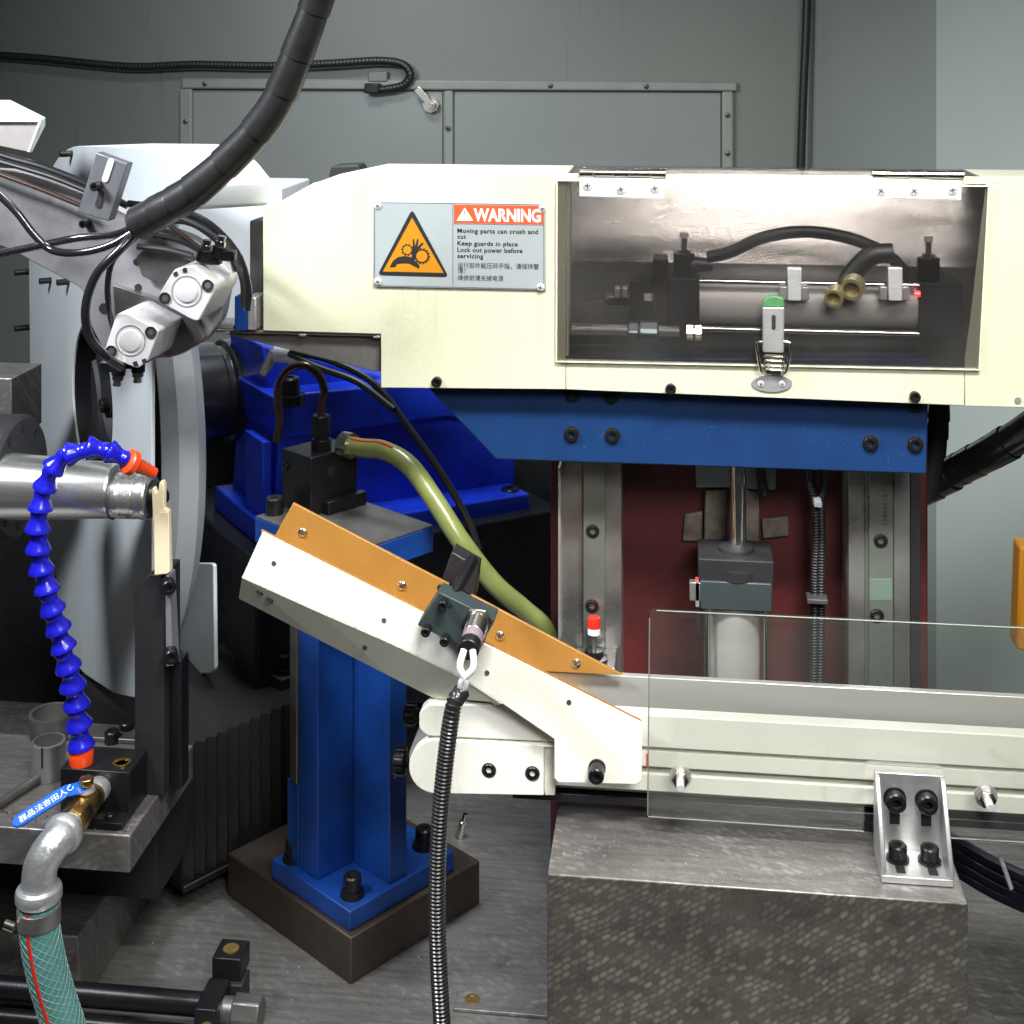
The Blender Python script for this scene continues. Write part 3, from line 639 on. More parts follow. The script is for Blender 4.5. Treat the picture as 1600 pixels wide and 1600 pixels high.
# draw latch
lt = slab(rounded([(1192, 480), (1226, 480), (1225, 552), (1192, 551)], 3), YG - .013, .008).build('draw_latch', alum, gc, .0022, seg=3)
slab(rounded([(1193, 470), (1200, 464), (1210, 462), (1225, 467), (1226, 481), (1192, 481)], 3), YG - .0128, .0076).build('latch_grip', greenr, lt, .002)
slab(capsule(1209, 495, 1209, 512, 3), YG - .0136, .001).build('latch_slot', black_in, lt)
slab([(1196, 552), (1222, 553), (1220, 585), (1197, 584)], YG - .006, .002).build('latch_tongue', nickel, lt)
for y in (556, 563, 571, 577): slab([(1193, y), (1226, y + 1), (1226, y + 3.5), (1193, y + 2.5)], YG - .0085, .003).build('spring_bar', nickel, lt, .0004)
for sgn in (-1, 1):
    xs = [(1209 + sgn * t[0], t[1]) for t in ((15, 533), (24, 535), (27, 541), (22, 570), (19, 580), (14, 584))]
    MB().tube(catmull([at(x, y, YG - .009) for x, y in xs], 5), 2.4 * s(YG), 10).build('bail_wire', nickel, lt)
ell = [(1206 + 32 * math.cos(t * math.pi / 16), 599 + 14 * math.sin(t * math.pi / 16)) for t in range(32)]
lp = slab(ell, YG - .0016, .0015).build('strike_plate', alum, lt, .0003)
for x in (1189, 1222): screw(at(x, 600, YG - .0016), FR, 5 * s(YG), lt, mats=(silver, steeld))

# tray strip and steel gusset at the cover's end
sg_ = thing('support_shelf', 'thin grey steel shelf strip with triangular gusset under the cover end', 'shelf', at(480, 560, YG + .012))
slab([(305, 514), (594, 521), (594, 526), (305, 519)], YG + .004, .05).build('shelf_strip', steel, sg_, .0005)
slab([(352, 522), (594, 528), (594, 581), (585, 580)], YG + .010, .012).build('gusset', M('bead_blasted_steel', (.15, .145, .14), .55, .5, var=.15, vs_=120), sg_, .0005)
for x, y in [(352, 519), (472, 522), (588, 525)]: slab([(x - 6, y - 1), (x + 6, y - 1), (x + 6, y + 4), (x - 6, y + 4)], YG + .002, .006).build('tack_weld', alum, sg_, .001)
ec = thing('end_stop', 'upright grey plate with blue pad block at the cover end', 'end stop', at(400, 515, YG))
slab([(390, 345), (411, 345), (410, 515), (390, 515)], YG + .02, .03).build('upright_plate', steeld, ec, .001)
slab([(366, 463), (386, 463), (386, 517), (366, 516)], YG - .004, .035).build('blue_pad', blue, ec, .001)
slab([(386.4, 464), (400, 465), (400, 516), (386.4, 516)], YG - .004, .03).build('steel_pad', alum, ec, .001)
MB().cyl(at(308, 511, YG), at(366, 512, YG), .0024, n=12).build('guide_pin', chrome, ec)
for x in (298, 540):
    o = slab(rounded([(x - 22, 259), (x + 20, 257), (x + 27, 272), (x + 27, 300), (x - 26, 300), (x - 26, 272)], 5), 1.32, .03).build('rear_clamp', blkm, None, .002)
    tag(o, 'small black clamp block peeking over the wheel guard' if x < 400 else 'small black clamp block peeking over the cream cover', 'clamp')

# ================================================================== WARNING SIGN
YS = YG - .0012
ws = thing('warning_sign', 'white bilingual warning plate with yellow triangle screwed to the cream cover', 'sign', at(718, 450, YS))
SX0, SX1 = at(584, 385, YS).x, at(853, 385, YS).x; SZ0, SZ1 = at(718, 450.5, YS).z, at(718, 316.5, YS).z
sgx = lambda px: SX0 + (px - 584) / 269 * (SX1 - SX0)
sgz = lambda py: SZ1 + (py - 316.5) / 134 * (SZ0 - SZ1)
def sp_(px, py, o=0.): return V((sgx(px), YS - .0010 - o, sgz(py)))
mb = MB(); mb.bb(SX0, SX1, YS - .0010, YS + .0011, SZ0, SZ1); mb.build('plate', signw, ws, .0004)
def flat(poly, m_, name, lift, parent=ws): return MB().prism([sp_(x, y, lift) for x, y in poly], (0, lift * .9 if lift > 0 else .0001, 0)).build(name, m_, parent, smooth=False)
for a in ([(585.5, 317.6), (850, 317.6), (850, 318.4), (585.5, 318.4)], [(585.5, 448.2), (850, 448.2), (850, 449), (585.5, 449)], [(585.5, 317.6), (586.3, 317.6), (586.3, 449), (585.5, 449)], [(849.6, 317.6), (850.4, 317.6), (850.4, 449), (849.6, 449)], [(708.6, 318.4), (709.3, 318.4), (709.3, 448.2), (708.6, 448.2)], [(709.3, 349.4), (849.6, 349.4), (849.6, 350), (709.3, 350)]):
    flat(a, ink, 'border_line', .0001)
flat([(710.5, 319.6), (849, 319.6), (849, 348.6), (710.5, 348.6)], sorange, 'orange_band', .00012)
flat(rounded([(645, 327), (703, 433.5), (590, 432.5)], 9, 5), ink, 'triangle_border', .00012)
flat([(645, 341), (694.5, 426.5), (599, 426)], yel, 'triangle', .00022)
def gear(cx_, cy__, r, teeth, lift):
    o = []
    for i in range(teeth * 4):
        a = 2 * math.pi * i / (teeth * 4); rr = r * (1.18 if i % 4 < 2 else 1.0); o.append((cx_ + rr * math.cos(a), cy__ + rr * math.sin(a)))
    flat(o, ink, 'gear_symbol', lift)
    flat([(cx_ + r * .80 * math.cos(t * math.pi / 12), cy__ + r * .80 * math.sin(t * math.pi / 12)) for t in range(24)], yel, 'gear_symbol_centre', lift + .0001)
flat([(609.5, 419.5), (615, 409), (623, 403), (634, 401), (644, 403), (652, 410), (657, 416), (656, 421), (648, 417), (640, 413), (630, 413), (622, 414), (618, 419.5)], ink, 'arm_symbol', .0003)
flat([(644, 404), (646, 390), (646.2, 374.5), (648.6, 374.5), (649.5, 386), (653, 374), (655.6, 374.8), (653.6, 386.5), (661, 379.2), (663.4, 381), (655.5, 391), (651, 402), (649, 408)], ink, 'hand_symbol', .00031)
gear(637.5, 391.5, 8.2, 10, .00034); gear(660.5, 401, 11, 14, .00036)
flat([(727.5, 324), (740.5, 344.3), (715, 344.3)], white, 'alert_triangle', .00022)
flat([(726.6, 329), (728.6, 329), (728, 338.4), (727.2, 338.4)], ink, 'exclamation_mark', .0003); flat([(726.8, 340), (728.4, 340), (728.4, 342), (726.8, 342)], ink, 'exclamation_mark', .0003)
px1 = (SX1 - SX0) / 269
def stext(body, px, py, hpx, wpx, m_, name, bold=0., lift=.00026, sp=1.):
    o = text(body, hpx * px1 * 1.38, m_, ws, name, sp_(px, py, lift), X, Z, FR, bold * px1, space=sp)
    xs = [v.co.x for v in o.data.vertices]; x0, x1 = min(xs), max(xs); k = wpx * px1 / (x1 - x0)
    for v in o.data.vertices: v.co.x = sgx(px) + (v.co.x - x0) * k
    return o
stext('WARNING', 741.5, 344.3, 19.6, 104, white, 'warning_lettering', .8)
for body, py, wp in [('Moving parts can crush and', 363.5, 125), ('cut', 372.6, 13.5), ('Keep guards in place', 383, 94), ('Lock out power before', 393.2, 101), ('servicing', 402.8, 40.5)]:
    stext(body, 716, py, 7.1, wp, ink, 'english_lettering', .22, sp=1.08)
for body, py, wp in [('运行部件能压碎手指，请保持警', 417.8, 126), ('惕！', 426.3, 12), ('维修前请关掉电源', 437.2, 71)]:
    stext(body, 716.5, py, 7.0, wp, ink, 'chinese_lettering', .0)
for x, y in [(591, 323), (848, 324), (591, 442), (845, 446)]: screw(sp_(x, y), FR, 6.2 * s(YG), ws, mats=(silver, steeld))

# ================================================================== AIR CYLINDER behind the window
YA = YG + .0245
ac = thing('window_air_cylinder', 'horizontal steel air cylinder with black end caps behind the smoky window', 'air cylinder', at(1260, 510, YA))
ca, cb_ = at(1092, 469, YA), at(1432, 478, YA); ca.z = cb_.z = (ca.z + cb_.z) / 2
MB().cyl(ca, V((cb_.x, YA, ca.z)), 34 * s(YA), n=40).build('barrel', M('satin_tube', (.84, .83, .81), .45, .08), ac)
mb = MB(); mb.box((at(1069, 470, YA).x, YA, ca.z), X * .0118, Yv * .021, Z * .021); mb.build('end_cap', blkm, ac, .001)
mb = MB(); mb.box((at(1462, 470, YA).x, YA, ca.z), X * .016, Yv * .021, Z * .021); mb.build('end_cap', blkm, ac, .001)
for dz in (-.0185, .0185): MB().cyl(V((ca.x, YA - .0185, ca.z + dz)), V((cb_.x, YA - .0185, ca.z + dz)), .0022, n=12).build('tie_rod', rodm, ac)
for x in (1241, 1398):
    p = at(x, 443, YA - .026); MB().box(p, X * .0052, Yv * .004, Z * .0125).build('switch_clamp', alum, ac, .0006)
    for dx in (-.0082, .0082): MB().box(p + V((dx, .003, -.0075)), X * .0028, Yv * .004, Z * .005).build('switch_ear', alum, ac, .0006)
p = at(1429, 459, YA - .028); MB().cyl(p, p + X * .004, .0022, n=10).build('switch_led', redled, ac)
for x in (1069, 1447):
    b_ = V((at(x, 420, YA).x, YA - .01, ca.z + .021)); MB().cyl(b_, b_ + Z * .018, .0085, n=18).build('elbow_fitting', blk, ac, .001)
    MB().cyl(b_ + Z * .018, b_ + Z * .021, .0052, n=6).build('fitting_nut', nickel, ac); MB().cyl(b_ + Z * .021, b_ + Z * .03, .0022, n=10).build('needle_stem', steeld, ac); MB().cyl(b_ + Z * .03, b_ + Z * .034, .0036, n=12).build('needle_knob', silver, ac)
mb = MB(); b_ = V((at(1069, 400, YA).x, YA - .01, ca.z + .030)); mb.cyl(b_, b_ + X * .022, .0075, .005, n=14).build('hose_boss', M('violet_plastic', (.03, .025, .055), .4), ac)
MB().tube(catmull([at(x, y, YA - .012) for x, y in [(1105, 402), (1140, 394), (1190, 372), (1250, 362), (1310, 368), (1360, 384), (1395, 405), (1425, 440)]], 6), 9.5 * s(YA), 14).build('air_hose', rub, ac)
MB().tube(catmull([at(x, y, YA - .02) for x, y in [(1395, 395), (1360, 400), (1330, 430), (1322, 448)]], 6), 15 * s(YA), 14).build('hose_stub', rub, ac)
for x, y, r in [(1332, 450, 17), (1304, 464, 14)]:
    p = at(x, y, YA - .034); MB().lathe(p, V((-.3, -1, -.25)), [(0, 0), (0, r * s(YA) * .7), (.004, r * s(YA) * .7), (.004, r * s(YA)), (-.008, r * s(YA)), (-.012, r * s(YA) * .8), (-.012, 0)], 6 if False else 20).build('open_fitting', M('aged_brass', (.30, .26, .15), .4, .8), ac)
# piston rod side
p = V((at(1046, 470, YA).x, YA, ca.z)); MB().cyl(p, p - X * .02, .006, n=6).build('rod_nut', steeld, ac); MB().cyl(p - X * .02, p - X * .05, .005, n=16).build('piston_rod', steeld, ac)
slab([(1020, 405), (1044, 405), (1044, 505), (1020, 505)], YA - .014, .028).build('rod_bracket', brown, ac, .001)
slab([(984, 440), (1006, 440), (1006, 495), (984, 495)], YA - .010, .020).build('rod_bracket', blkm, ac, .001)
for x in (965, 977): slab(rounded([(x - 5, 450), (x + 4, 450), (x + 4, 466), (x - 5, 466)], 2), YA - .016, .012).build('lock_nut', alum, ac, .0008)
tr = thing('threaded_stop_rod', 'threaded adjusting rod with two dark hex nuts low behind the smoky window', 'threaded rod', at(985, 540, YA - .02))
ra, rb = at(893, 514, YA - .02), at(1062, 518, YA - .02); rb.z = ra.z; rb.y = ra.y
P = resample([ra, rb], .0006); MB().tube(P, [.0052 * (1 if i % 2 else .86) for i in range(len(P))], 14).build('thread', chrome, tr, ang=60)
for x0, x1, h in [(982, 998, 17), (1000, 1028, 19)]:
    a, b_ = at(x0, 516, YA - .02), at(x1, 516, YA - .02); a.z = b_.z = ra.z - .0005; MB().cyl(a, b_, h * s(YA), n=6).build('hex_nut', anodg, tr, .0008)
for x in (1073, 1086): a = at(x, 519, YA - .02); a.z = ra.z; MB().cyl(a, a + X * .0048, .0068, n=6).build('end_nut', nickel, tr)
for y0, y1 in ((525, 538), (543, 556)): slab([(890, y0), (978, y0), (978, y1), (890, y1)], YA - .008, .01).build('scale_strip', anod, tr)

# ================================================================== BLUE CROSS BEAM
YB = YG + .020
bb_ = thing('cross_beam', 'flat blue painted cross beam with black socket bolts under the cream cover', 'beam', at(1100, 735, YB))
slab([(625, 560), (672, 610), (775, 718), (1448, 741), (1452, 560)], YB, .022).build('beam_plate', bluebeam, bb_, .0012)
for x, y in [(893, 678), (957, 680), (1360, 692), (1430, 694), (895, 616), (956, 618), (1430, 632)]:
    p = at(x, y, YB); MB().lathe(p, FR, [(.0001, .0064), (.0007, .0066), (.0007, .0058)], 24).build('counterbore', black_in, bb_); bolt(p, FR, .0056, .0035, bb_)

# ================================================================== VERTICAL SLIDE
YR = 1.15
vsd = thing('vertical_slide', 'upright red primed slide column with two steel guide rails', 'slide', at(1150, 1100, YR))
zt = at(1100, 560, YR).z; zb = ZF
slab([(860, 560), (1450, 560), (1450, 1330), (860, 1330)], YR + .045, .06).build('column', redp, vsd, .002)
def strip(x0, x1, Y0, d, m_, name, bev=.0006): slab([(x0, 560), (x1, 560), (x1, 1330), (x0, 1330)], Y0, d).build(name, m_, vsd, bev)
railm = M('guide_rail_steel', (.34, .37, .33), .30, .8, var=.14, vs_=10, rvar=.08)
strip(876, 911, YR, .045, steel, 'rail_bed'); strip(945.6, 971, YR, .045, steel, 'rail_bed'); strip(911.4, 945.2, YR - .010, .05, railm, 'guide_rail')
strip(1326, 1352, YR, .045, steel, 'rail_bed'); strip(1352.6, 1358, YR - .004, .02, railm, 'rail_lip'); strip(1358.4, 1396, YR - .010, .05, railm, 'guide_rail'); strip(1396.4, 1422, YR, .045, steel, 'rail_bed'); strip(1422.4, 1438, YR + .004, .05, blkm, 'side_plate')
for x, y in [(926, 830), (925, 947), (1376, 845), (1370, 962)]:
    p = at(x, y, YR - .010); MB().lathe(p, FR, [(.0001, .0056), (.0006, .0058), (.0006, .0050)], 24).build('counterbore', black_in, vsd); bolt(p, FR, .0049, .0016, vsd)
slab([(1359, 905), (1394, 905), (1394, 938), (1359, 938)], YR - .0104, .0004).build('green_film', M('green_oil_film', (.23, .32, .26), .3, .5), vsd)
text('13800612', .0052, ink, vsd, 'rail_marking', at(1386, 822, YR - .0102), Z, -X, FR, space=1.25)
slab([(1086, 700), (1142, 700), (1142, 762), (1088, 762)], YR + .02, .025).build('mounting_plate', M('grey_plate', (.22, .26, .26), .4, .3, var=.1), vsd, .001)
slab([(1166, 700), (1214, 700), (1212, 766), (1166, 764)], YR + .02, .025).build('mounting_plate', M('grey_plate_b', (.18, .22, .22), .4, .3, var=.1), vsd, .001)
slab([(1102, 766), (1136, 766), (1136, 850), (1100, 850)], YR + .03, .015).build('casting_boss', beige, vsd, .001)
slab([(1164, 768), (1186, 768), (1186, 848), (1164, 848)], YR + .03, .015).build('casting_boss', beige, vsd, .001)
slab([(1070, 805), (1098, 800), (1098, 846), (1066, 846)], YR + .040, .005).build('casting_patch', beige, vsd, .001)
slab([(1190, 812), (1232, 808), (1232, 838), (1192, 842)], YR + .040, .005).build('casting_patch', beige, vsd, .001)

lc = thing('lift_cylinder', 'upright lift cylinder with bright piston rod in front of the red column', 'air cylinder', at(1150, 1080, YR))
YV = YR - .005
vx = at(1150, 900, YV).x
vz = lambda py: at(1150, py, YV).z
MB().cyl((at(1153, 800, YV).x, YV, vz(856)), (at(1153, 800, YV).x, YV, vz(690)), 12.5 * s(YV), n=32).build('piston_rod', rodm, lc)
MB().lathe((vx, YV, vz(892)), Z, [(0, 0), (0, .027), (.008, .027), (.010, .016), (.020, .014), (.022, .008), (.022, 0)], 40).build('rod_gland', blkm, lc)
MB().box((vx - .001, YV, vz(876)), X * .030, Yv * .024, Z * .009).build('front_flange', blkm, lc, .001)
MB().box((vx - .001, YV, vz(913)), X * .0285, Yv * .026, Z * .0115).build('end_cap', anodg, lc, .001)
MB().box((vx - .0318, YV - .020, vz(913)), X * .0014, Yv * .004, Z * .0105).build('cap_edge', alum, lc)
MB().cyl((vx - .001, YV, vz(936)), (vx - .001, YV, vz(1130)), 39 * s(YV), n=40).build('barrel', alu, lc)
for dx in (-.0245, .0235): MB().cyl((vx + dx, YV - .018, vz(936)), (vx + dx, YV - .018, vz(1130)), .0022, n=12).build('tie_rod', nickel, lc)
for dx in (-.022, .020):
    for yy in (866,): MB().cyl((vx + dx, YV - .014, vz(884)), (vx + dx, YV - .014, vz(860)), .0055, n=16).build('flange_bolt', blk, lc)
MB().box(at(1088, 922, YV - .02), X * .0055, Yv * .004, Z * .0075).build('position_switch', steel, lc, .0006)
p = at(1089, 904, YV - .022); MB().cyl(p, p + FR * .0015, .0011, n=8).build('switch_led', redled, lc)
MB().tube([at(1090, 928, YV - .02), at(1091, 990, YV - .02)], .0016, 8).build('switch_lead', rub, lc)

def conduit(name, label, pts, r, parent=None, pitch=.0024):
    o = corrug(catmull([at(*q) for q in pts], 6), r, pitch, 12, .14).build(name, rub, parent)
    return tag(o, label, 'conduit') if parent is None else o
cp = thing('slide_conduits', 'pair of ribbed black conduits tied together in front of the red column', 'conduit', at(1277, 960, YR))
for pts in ([(1262, 690, 1.165), (1266, 750, 1.165), (1273, 790, 1.16), (1275, 850, 1.16), (1273, 920, 1.16), (1271, 1100, 1.16)], [(1292, 690, 1.165), (1289, 750, 1.165), (1283, 790, 1.16), (1284, 850, 1.16), (1283, 920, 1.16), (1281, 1100, 1.16)]):
    conduit('ribbed_conduit', None, pts, 7 * s(1.16), cp)
p = at(1277, 784, 1.155); MB().box(p, X * .0032, Yv * .0075, Z * .0026).build('cable_tie', wires, cp, .001)
p = at(1276, 935, 1.155); MB().box(p, X * .0085, Yv * .008, Z * .0022).build('cable_tie', M('grey_tie', (.06, .06, .06), .5), cp, .001)
conduit('slide_side_conduit', 'short ribbed black conduit behind the bright piston rod top', [(1184, 690, 1.16), (1188, 735, 1.16), (1194, 770, 1.165)], 8 * s(1.16))

# right-hand cable trunk
rt = thing('side_cable_trunk', 'shiny black wrapped cable trunk rising at the side beyond the blue beam', 'cable bundle', at(1450, 770, 1.22))
P = resample(catmull([at(x, y, yy) for x, y, yy in [(1430, 768, 1.24), (1470, 748, 1.23), (1520, 722, 1.21), (1570, 695, 1.19), (1660, 640, 1.16)]], 8), .003); N = len(P)
MB().tube(P, .0125, 16).build('cable_core', rub, rt)
i = 0
while i < N - 3:
    j = min(N - 1, i + random.choice((5, 7, 9))); seg = P[i:j + 1]; q = .0138 + random.uniform(-.0006, .0014)
    MB().tube(seg, [q * (1 + .06 * t / max(1, len(seg) - 1)) for t in range(len(seg))], 18).build('wrap_band', blkg, rt, ang=50); i = j - 1
P = resample(catmull([at(x, y, 1.215) for x, y in [(1468, 600), (1467, 650), (1462, 700), (1452, 745), (1446, 775)]], 8), .003); N = len(P); i = 0
while i < N - 2:
    j = min(N - 1, i + 5); seg = P[i:j + 1]; MB().tube(seg, [.0092 * (.93 + .12 * t / max(1, len(seg) - 1)) for t in range(len(seg))], 16).build('spiral_band', wrapm, rt, ang=50); i = j
mb = slab([(1594, 855), (1640, 855), (1640, 1030), (1588, 1015)], 1.42, .03); tag(mb.build('orange_post', orangew, None, .003), 'sliver of an orange painted post at the far edge beside the acrylic shield', 'post')

# ================================================================== CONVEYOR
YC = 1.0
cv = thing('belt_conveyor', 'narrow cream belt conveyor with slotted side profile and aluminium back rail', 'conveyor', at(1200, 1265, YC))
zc = lambda py, Y=YC: at(1010, py, Y).z
xc = lambda px, Y=YC: at(px, 1180, Y).x
xr = .42
def rail(name, x0, y0, d, p_top, p_bot, m_, Yz=None, bev=.0008):
    mb = MB(); mb.bb(x0, xr, y0, y0 + d, zc(p_bot, Yz or y0), zc(p_top, Yz or y0)); return mb.build(name, m_, cv, bev)
rail('near_guide', xc(795), YC - .002, .012, 1117, 1167.5, creamw)
rail('profile_upper', xc(800), YC, .010, 1172, 1198, creamw)
rail('profile_lower', xc(800), YC, .010, 1209, 1236, creamw)
rail('slot_back', xc(800), YC + .008, .012, 1196, 1211, M('slot_grey', (.30, .29, .26), .45, .3), YC)
rail('profile_core', xc(800), YC + .021, .024, 1166, 1262, steeld, YC, 0)
rail('profile_underside', xc(800), YC + .006, .014, 1240, 1247, steeld, YC)
rail('profile_sill', xc(800), YC + .002, .018, 1251, 1264, blk, YC)
mb = MB(); mb.bb(xc(680), xr, YC + .0105, YC + .045, zc(1176), zc(1166)); mb.build('belt', beltm, cv)
mb = MB(); y1 = YC + .046; mb.bb(at(834, 1050, y1).x, xr, y1, y1 + .006, at(1010, 1112, y1).z, at(1010, 1058, y1).z); mb.build('back_rail', alu, cv, .0006)
mb = MB(); mb.bb(at(834, 1050, y1).x, xr, y1 - .002, y1 + .008, at(1010, 1132, y1).z, at(1010, 1112.5, y1).z); mb.build('belt_edge', beltm, cv)
slab(rounded([(655, 1114), (668, 1101), (790, 1101), (880, 1108), (880, 1160), (668, 1150), (655, 1139)], 4), YC - .004, .014).build('guide_end', creamw, cv, .0008)
ep = [(681 + 42 * math.cos(t), 1198 + 42 * math.sin(t)) for t in [math.pi / 2 + math.pi * i / 16 for i in range(17)]]
slab(ep + [(694, 1157.5), (866, 1165.5), (866, 1168), (850, 1168), (850, 1243)], YC - .006, .010).build('end_plate', creamw, cv, .0008)
slab([(851, 1168), (867, 1169), (867, 1243), (851, 1243)], YC - .001, .008).build('profile_end', creamw, cv, .0006)
slab([(684, 1140), (866, 1148), (866, 1185), (684, 1180)], YC + .0105, .002).build('gap_shade', black_in, cv)  # black strip standing in for the shade between guide and end plate
for x, y in [(764, 1203), (832, 1208)]:
    p = at(x, y, YC - .006); MB().lathe(p, FR, [(.0001, .0052), (.0005, .0054), (.0005, .0046)], 24).build('counterbore', black_in, cv); bolt(p, FR, .0045, .0012, cv)
MB().cyl(at(672, 1184, YC + .012), at(672, 1184, YC + .012) + Yv * .035, 34 * s(1), n=40).build('end_roller', alu, cv)
for (x, y, r) in [(652, 1118, 17), (636, 1192, 22)]:
    p = at(x, y, YC + .05); mb = MB()
    n_ = 24; prof = []
    mb.lathe(p - X * .010, X, [(0, 0), (0, r * s(1) * .9), (.002, r * s(1)), (.008, r * s(1)), (.010, r * s(1) * .7), (.018, r * s(1) * .4), (.018, 0)], 20)
    for k in range(14):
        a = 2 * math.pi * k / 14; c = p + V((-.005, math.cos(a) * r * s(1), math.sin(a) * r * s(1))); mb.box(c, X * .0035, V((0, -math.sin(a), math.cos(a))) * .0012, V((0, math.cos(a), math.sin(a))) * .0012)
    mb.build('adjusting_knob', blk, cv)
slab([(1010, 1178), (1014, 1178), (1014, 1197), (1010, 1197)], YC - .0006, .0006).build('red_mark', redcap, cv)
def stud(px, py):
    p = at(px, py, .9845); MB().cyl(p, p + FR * .0012, .0078, n=24).build('washer', alum, cv)
    MB().cyl(p + FR * .0012, p + FR * .007, .0062, n=6).build('hex_nut', nickel, cv, .0005); MB().cyl(p + FR * .007, p + FR * .016, .0028, n=14).build('stud_end', silver, cv, .0004)
stud(1063, 1213); stud(1540, 1243)

# acrylic shield
ash = thing('acrylic_shield', 'clear upright acrylic shield standing in front of the conveyor belt', 'shield', at(1300, 1290, .988))
shp = rounded([(1015, 954), (1700, 986), (1700, 1322), (1478, 1309), (1474, 1200), (1352, 1192), (1350, 1299), (1012, 1276)], 9, 4)
slab(shp, .985, .004).build('sheet', acr, ash)
for a, b_ in (((1026, 954), (1700, 986)), ((1015, 966), (1012, 1274)), ((1013, 1276), (1350, 1299)), ((1479, 1309), (1700, 1322)), ((1353, 1192.5), (1473, 1200))):
    pa, pb = at(*a, .9848), at(*b_, .9848); MB().tube([pa, pb], .0005, 6).build('polished_edge', acre, ash)

# ================================================================== STEEL BLOCK + BRACKET
zbk = at(1184, 1389, .93).z
fb = thing('scraped_block', 'big scraped steel support block in the foreground under the conveyor', 'block', at(1184, 1600, .93))
bx0, bx1 = at(855, 1370, .93).x, at(1513, 1408, .93).x
mb = MB(); mb.bb(bx0, bx1, .93, 1.05, ZF + .0005, zbk); bo = mb.build('block_body', [blockf, blockt], fb, .0012)
for f_ in bo.data.polygons:
    if f_.normal.z > .9: f_.material_index = 1
br_ = thing('angle_bracket', 'cast aluminium angle bracket with four black socket bolts on the scraped block', 'bracket', at(1425, 1350, .96))
x0, x1 = at(1365, 1205, .983).x, at(1474, 1205, .983).x; ztp = at(1420, 1205, .983).z; zf = zbk + .0005
mb = MB(); mb.bb(x0, x1, .979, .9835, zf, ztp); mb.build('back_plate', alum, br_, .0006)
mb = MB(); mb.bb(x0, x1, .946, .9788, zf, zf + .0048); mb.build('foot_plate', alum, br_, .0006)
for xx in (x0, x1 - .0032):
    MB().prism([(xx, .946, zf + .005), (xx, .9788, zf + .005), (xx, .9788, ztp - .001), (xx, .9745, ztp - .001), (xx, .946, zf + .011)], (.0032, 0, 0)).build('gusset', alum, br_, .0006)
w_ = x1 - x0
for fx in (.29, .74):
    xx = x0 + w_ * fx
    bolt((xx, .979, ztp - .017), FR, .0068, .009, br_)
    MB().cyl((xx, .979, ztp - .017), (xx, .9775, ztp - .017), .0078, n=20).build('washer', blk, br_)
    mb = MB(); mb.bb(xx - .0034, xx + .0034, .9784, .979, zf + .022, zf + .036); mb.build('slot', black_in, br_)
    mb = MB(); mb.bb(xx - .0030, xx + .0030, .950, .962, zf + .0046, zf + .0053); mb.build('slot', black_in, br_)
    MB().cyl((xx, .966, zf + .0048), (xx, .966, zf + .0065), .0078, n=20).build('washer', blk, br_)
    bolt((xx, .966, zf + .0065), Z, .0062, .009, br_)

# ================================================================== CHUTE
YCH = .982
ch = thing('slide_chute', 'sloping cream chute with orange liner leading down to the conveyor', 'chute', at(700, 1150, YCH))
face = [(410, 832), (378, 902), (500, 957), (608, 1004), (720, 1058), (785, 1100), (866, 1155), (866, 1216), (872, 1223), (995, 1226), (1003, 1219), (1003, 1130)]
slab(face, YCH, .0025).build('front_panel', creamw, ch, .0006)
fl_t = [(378, 902.5), (500, 957.5), (608, 1004.5), (720, 1058.5), (784, 1100)]; fl_b = [(373, 935), (501, 1001), (608, 1056), (680, 1092), (768, 1103)]
mb = MB(); n_ = len(fl_t)
for i in range(n_ - 1):
    A, B, C_, D = at(*fl_t[i], YCH), at(*fl_t[i + 1], YCH), at(*fl_b[i + 1], YCH + .022), at(*fl_b[i], YCH + .022); mb.prism([A, B, C_, D], (0, .0015, .0008))
mb.build('lower_flange', creamd, ch)
slab([(408, 829), (1000, 1126), (1003, 1130), (409, 833.5)], YCH + .003, .003).build('near_liner', orange, ch)
YO = 1.040
slab([(458, 786), (702, 913), (672, 1010), (400, 890)], YO, .003).build('far_liner', orange, ch, .0006)
slab([(736, 929), (973, 1055), (836, 1049), (690, 985)], YO - .002, .003).build('far_liner', orange, ch, .0006)
MB().prism([at(736, 929, YO - .002), at(722, 990, YO - .002), at(715, 985, YO + .02), at(718, 932, YO + .02)], (.001, 0, 0)).build('liner_fold', orange, ch)
A, B = at(392, 905, YCH + .006), at(900, 1150, YCH + .006)
MB().prism([A, B, B + V((0, .055, 0)), A + V((0, .055, 0))], (0, 0, -.002)).build('liner_floor', orange, ch)
for x, y, ya in [(473, 832, YO), (628, 915, YO), (781, 993, YO - .002), (900, 1036, YO - .002)]: screw(at(x, y, ya), FR, 7.6 * s(1), ch)
dot(688, 918, YO, 5, ch, black_in)
for x, y in [(428, 880), (600, 969), (761, 1051), (889, 1097)]: dot(x, y, YCH, 4, ch, steel, 'rivet', .0005)
for x, y in [(570, 1012)]: dot(x, y, YCH + .0005, 4, ch, black_in)
for x, y in [(407, 925), (422, 937)]: p = at(x, y, YCH + .006); MB().box(p, V((.0022, 0, -.001)), Yv * .003, Z * .0008).build('slot', black_in, ch)
p = at(933, 1199, YCH); MB().cyl(p, p + FR * .002, .0062, n=20).build('washer', blk, ch); bolt(p + FR * .002, FR, .0056, .012, ch)

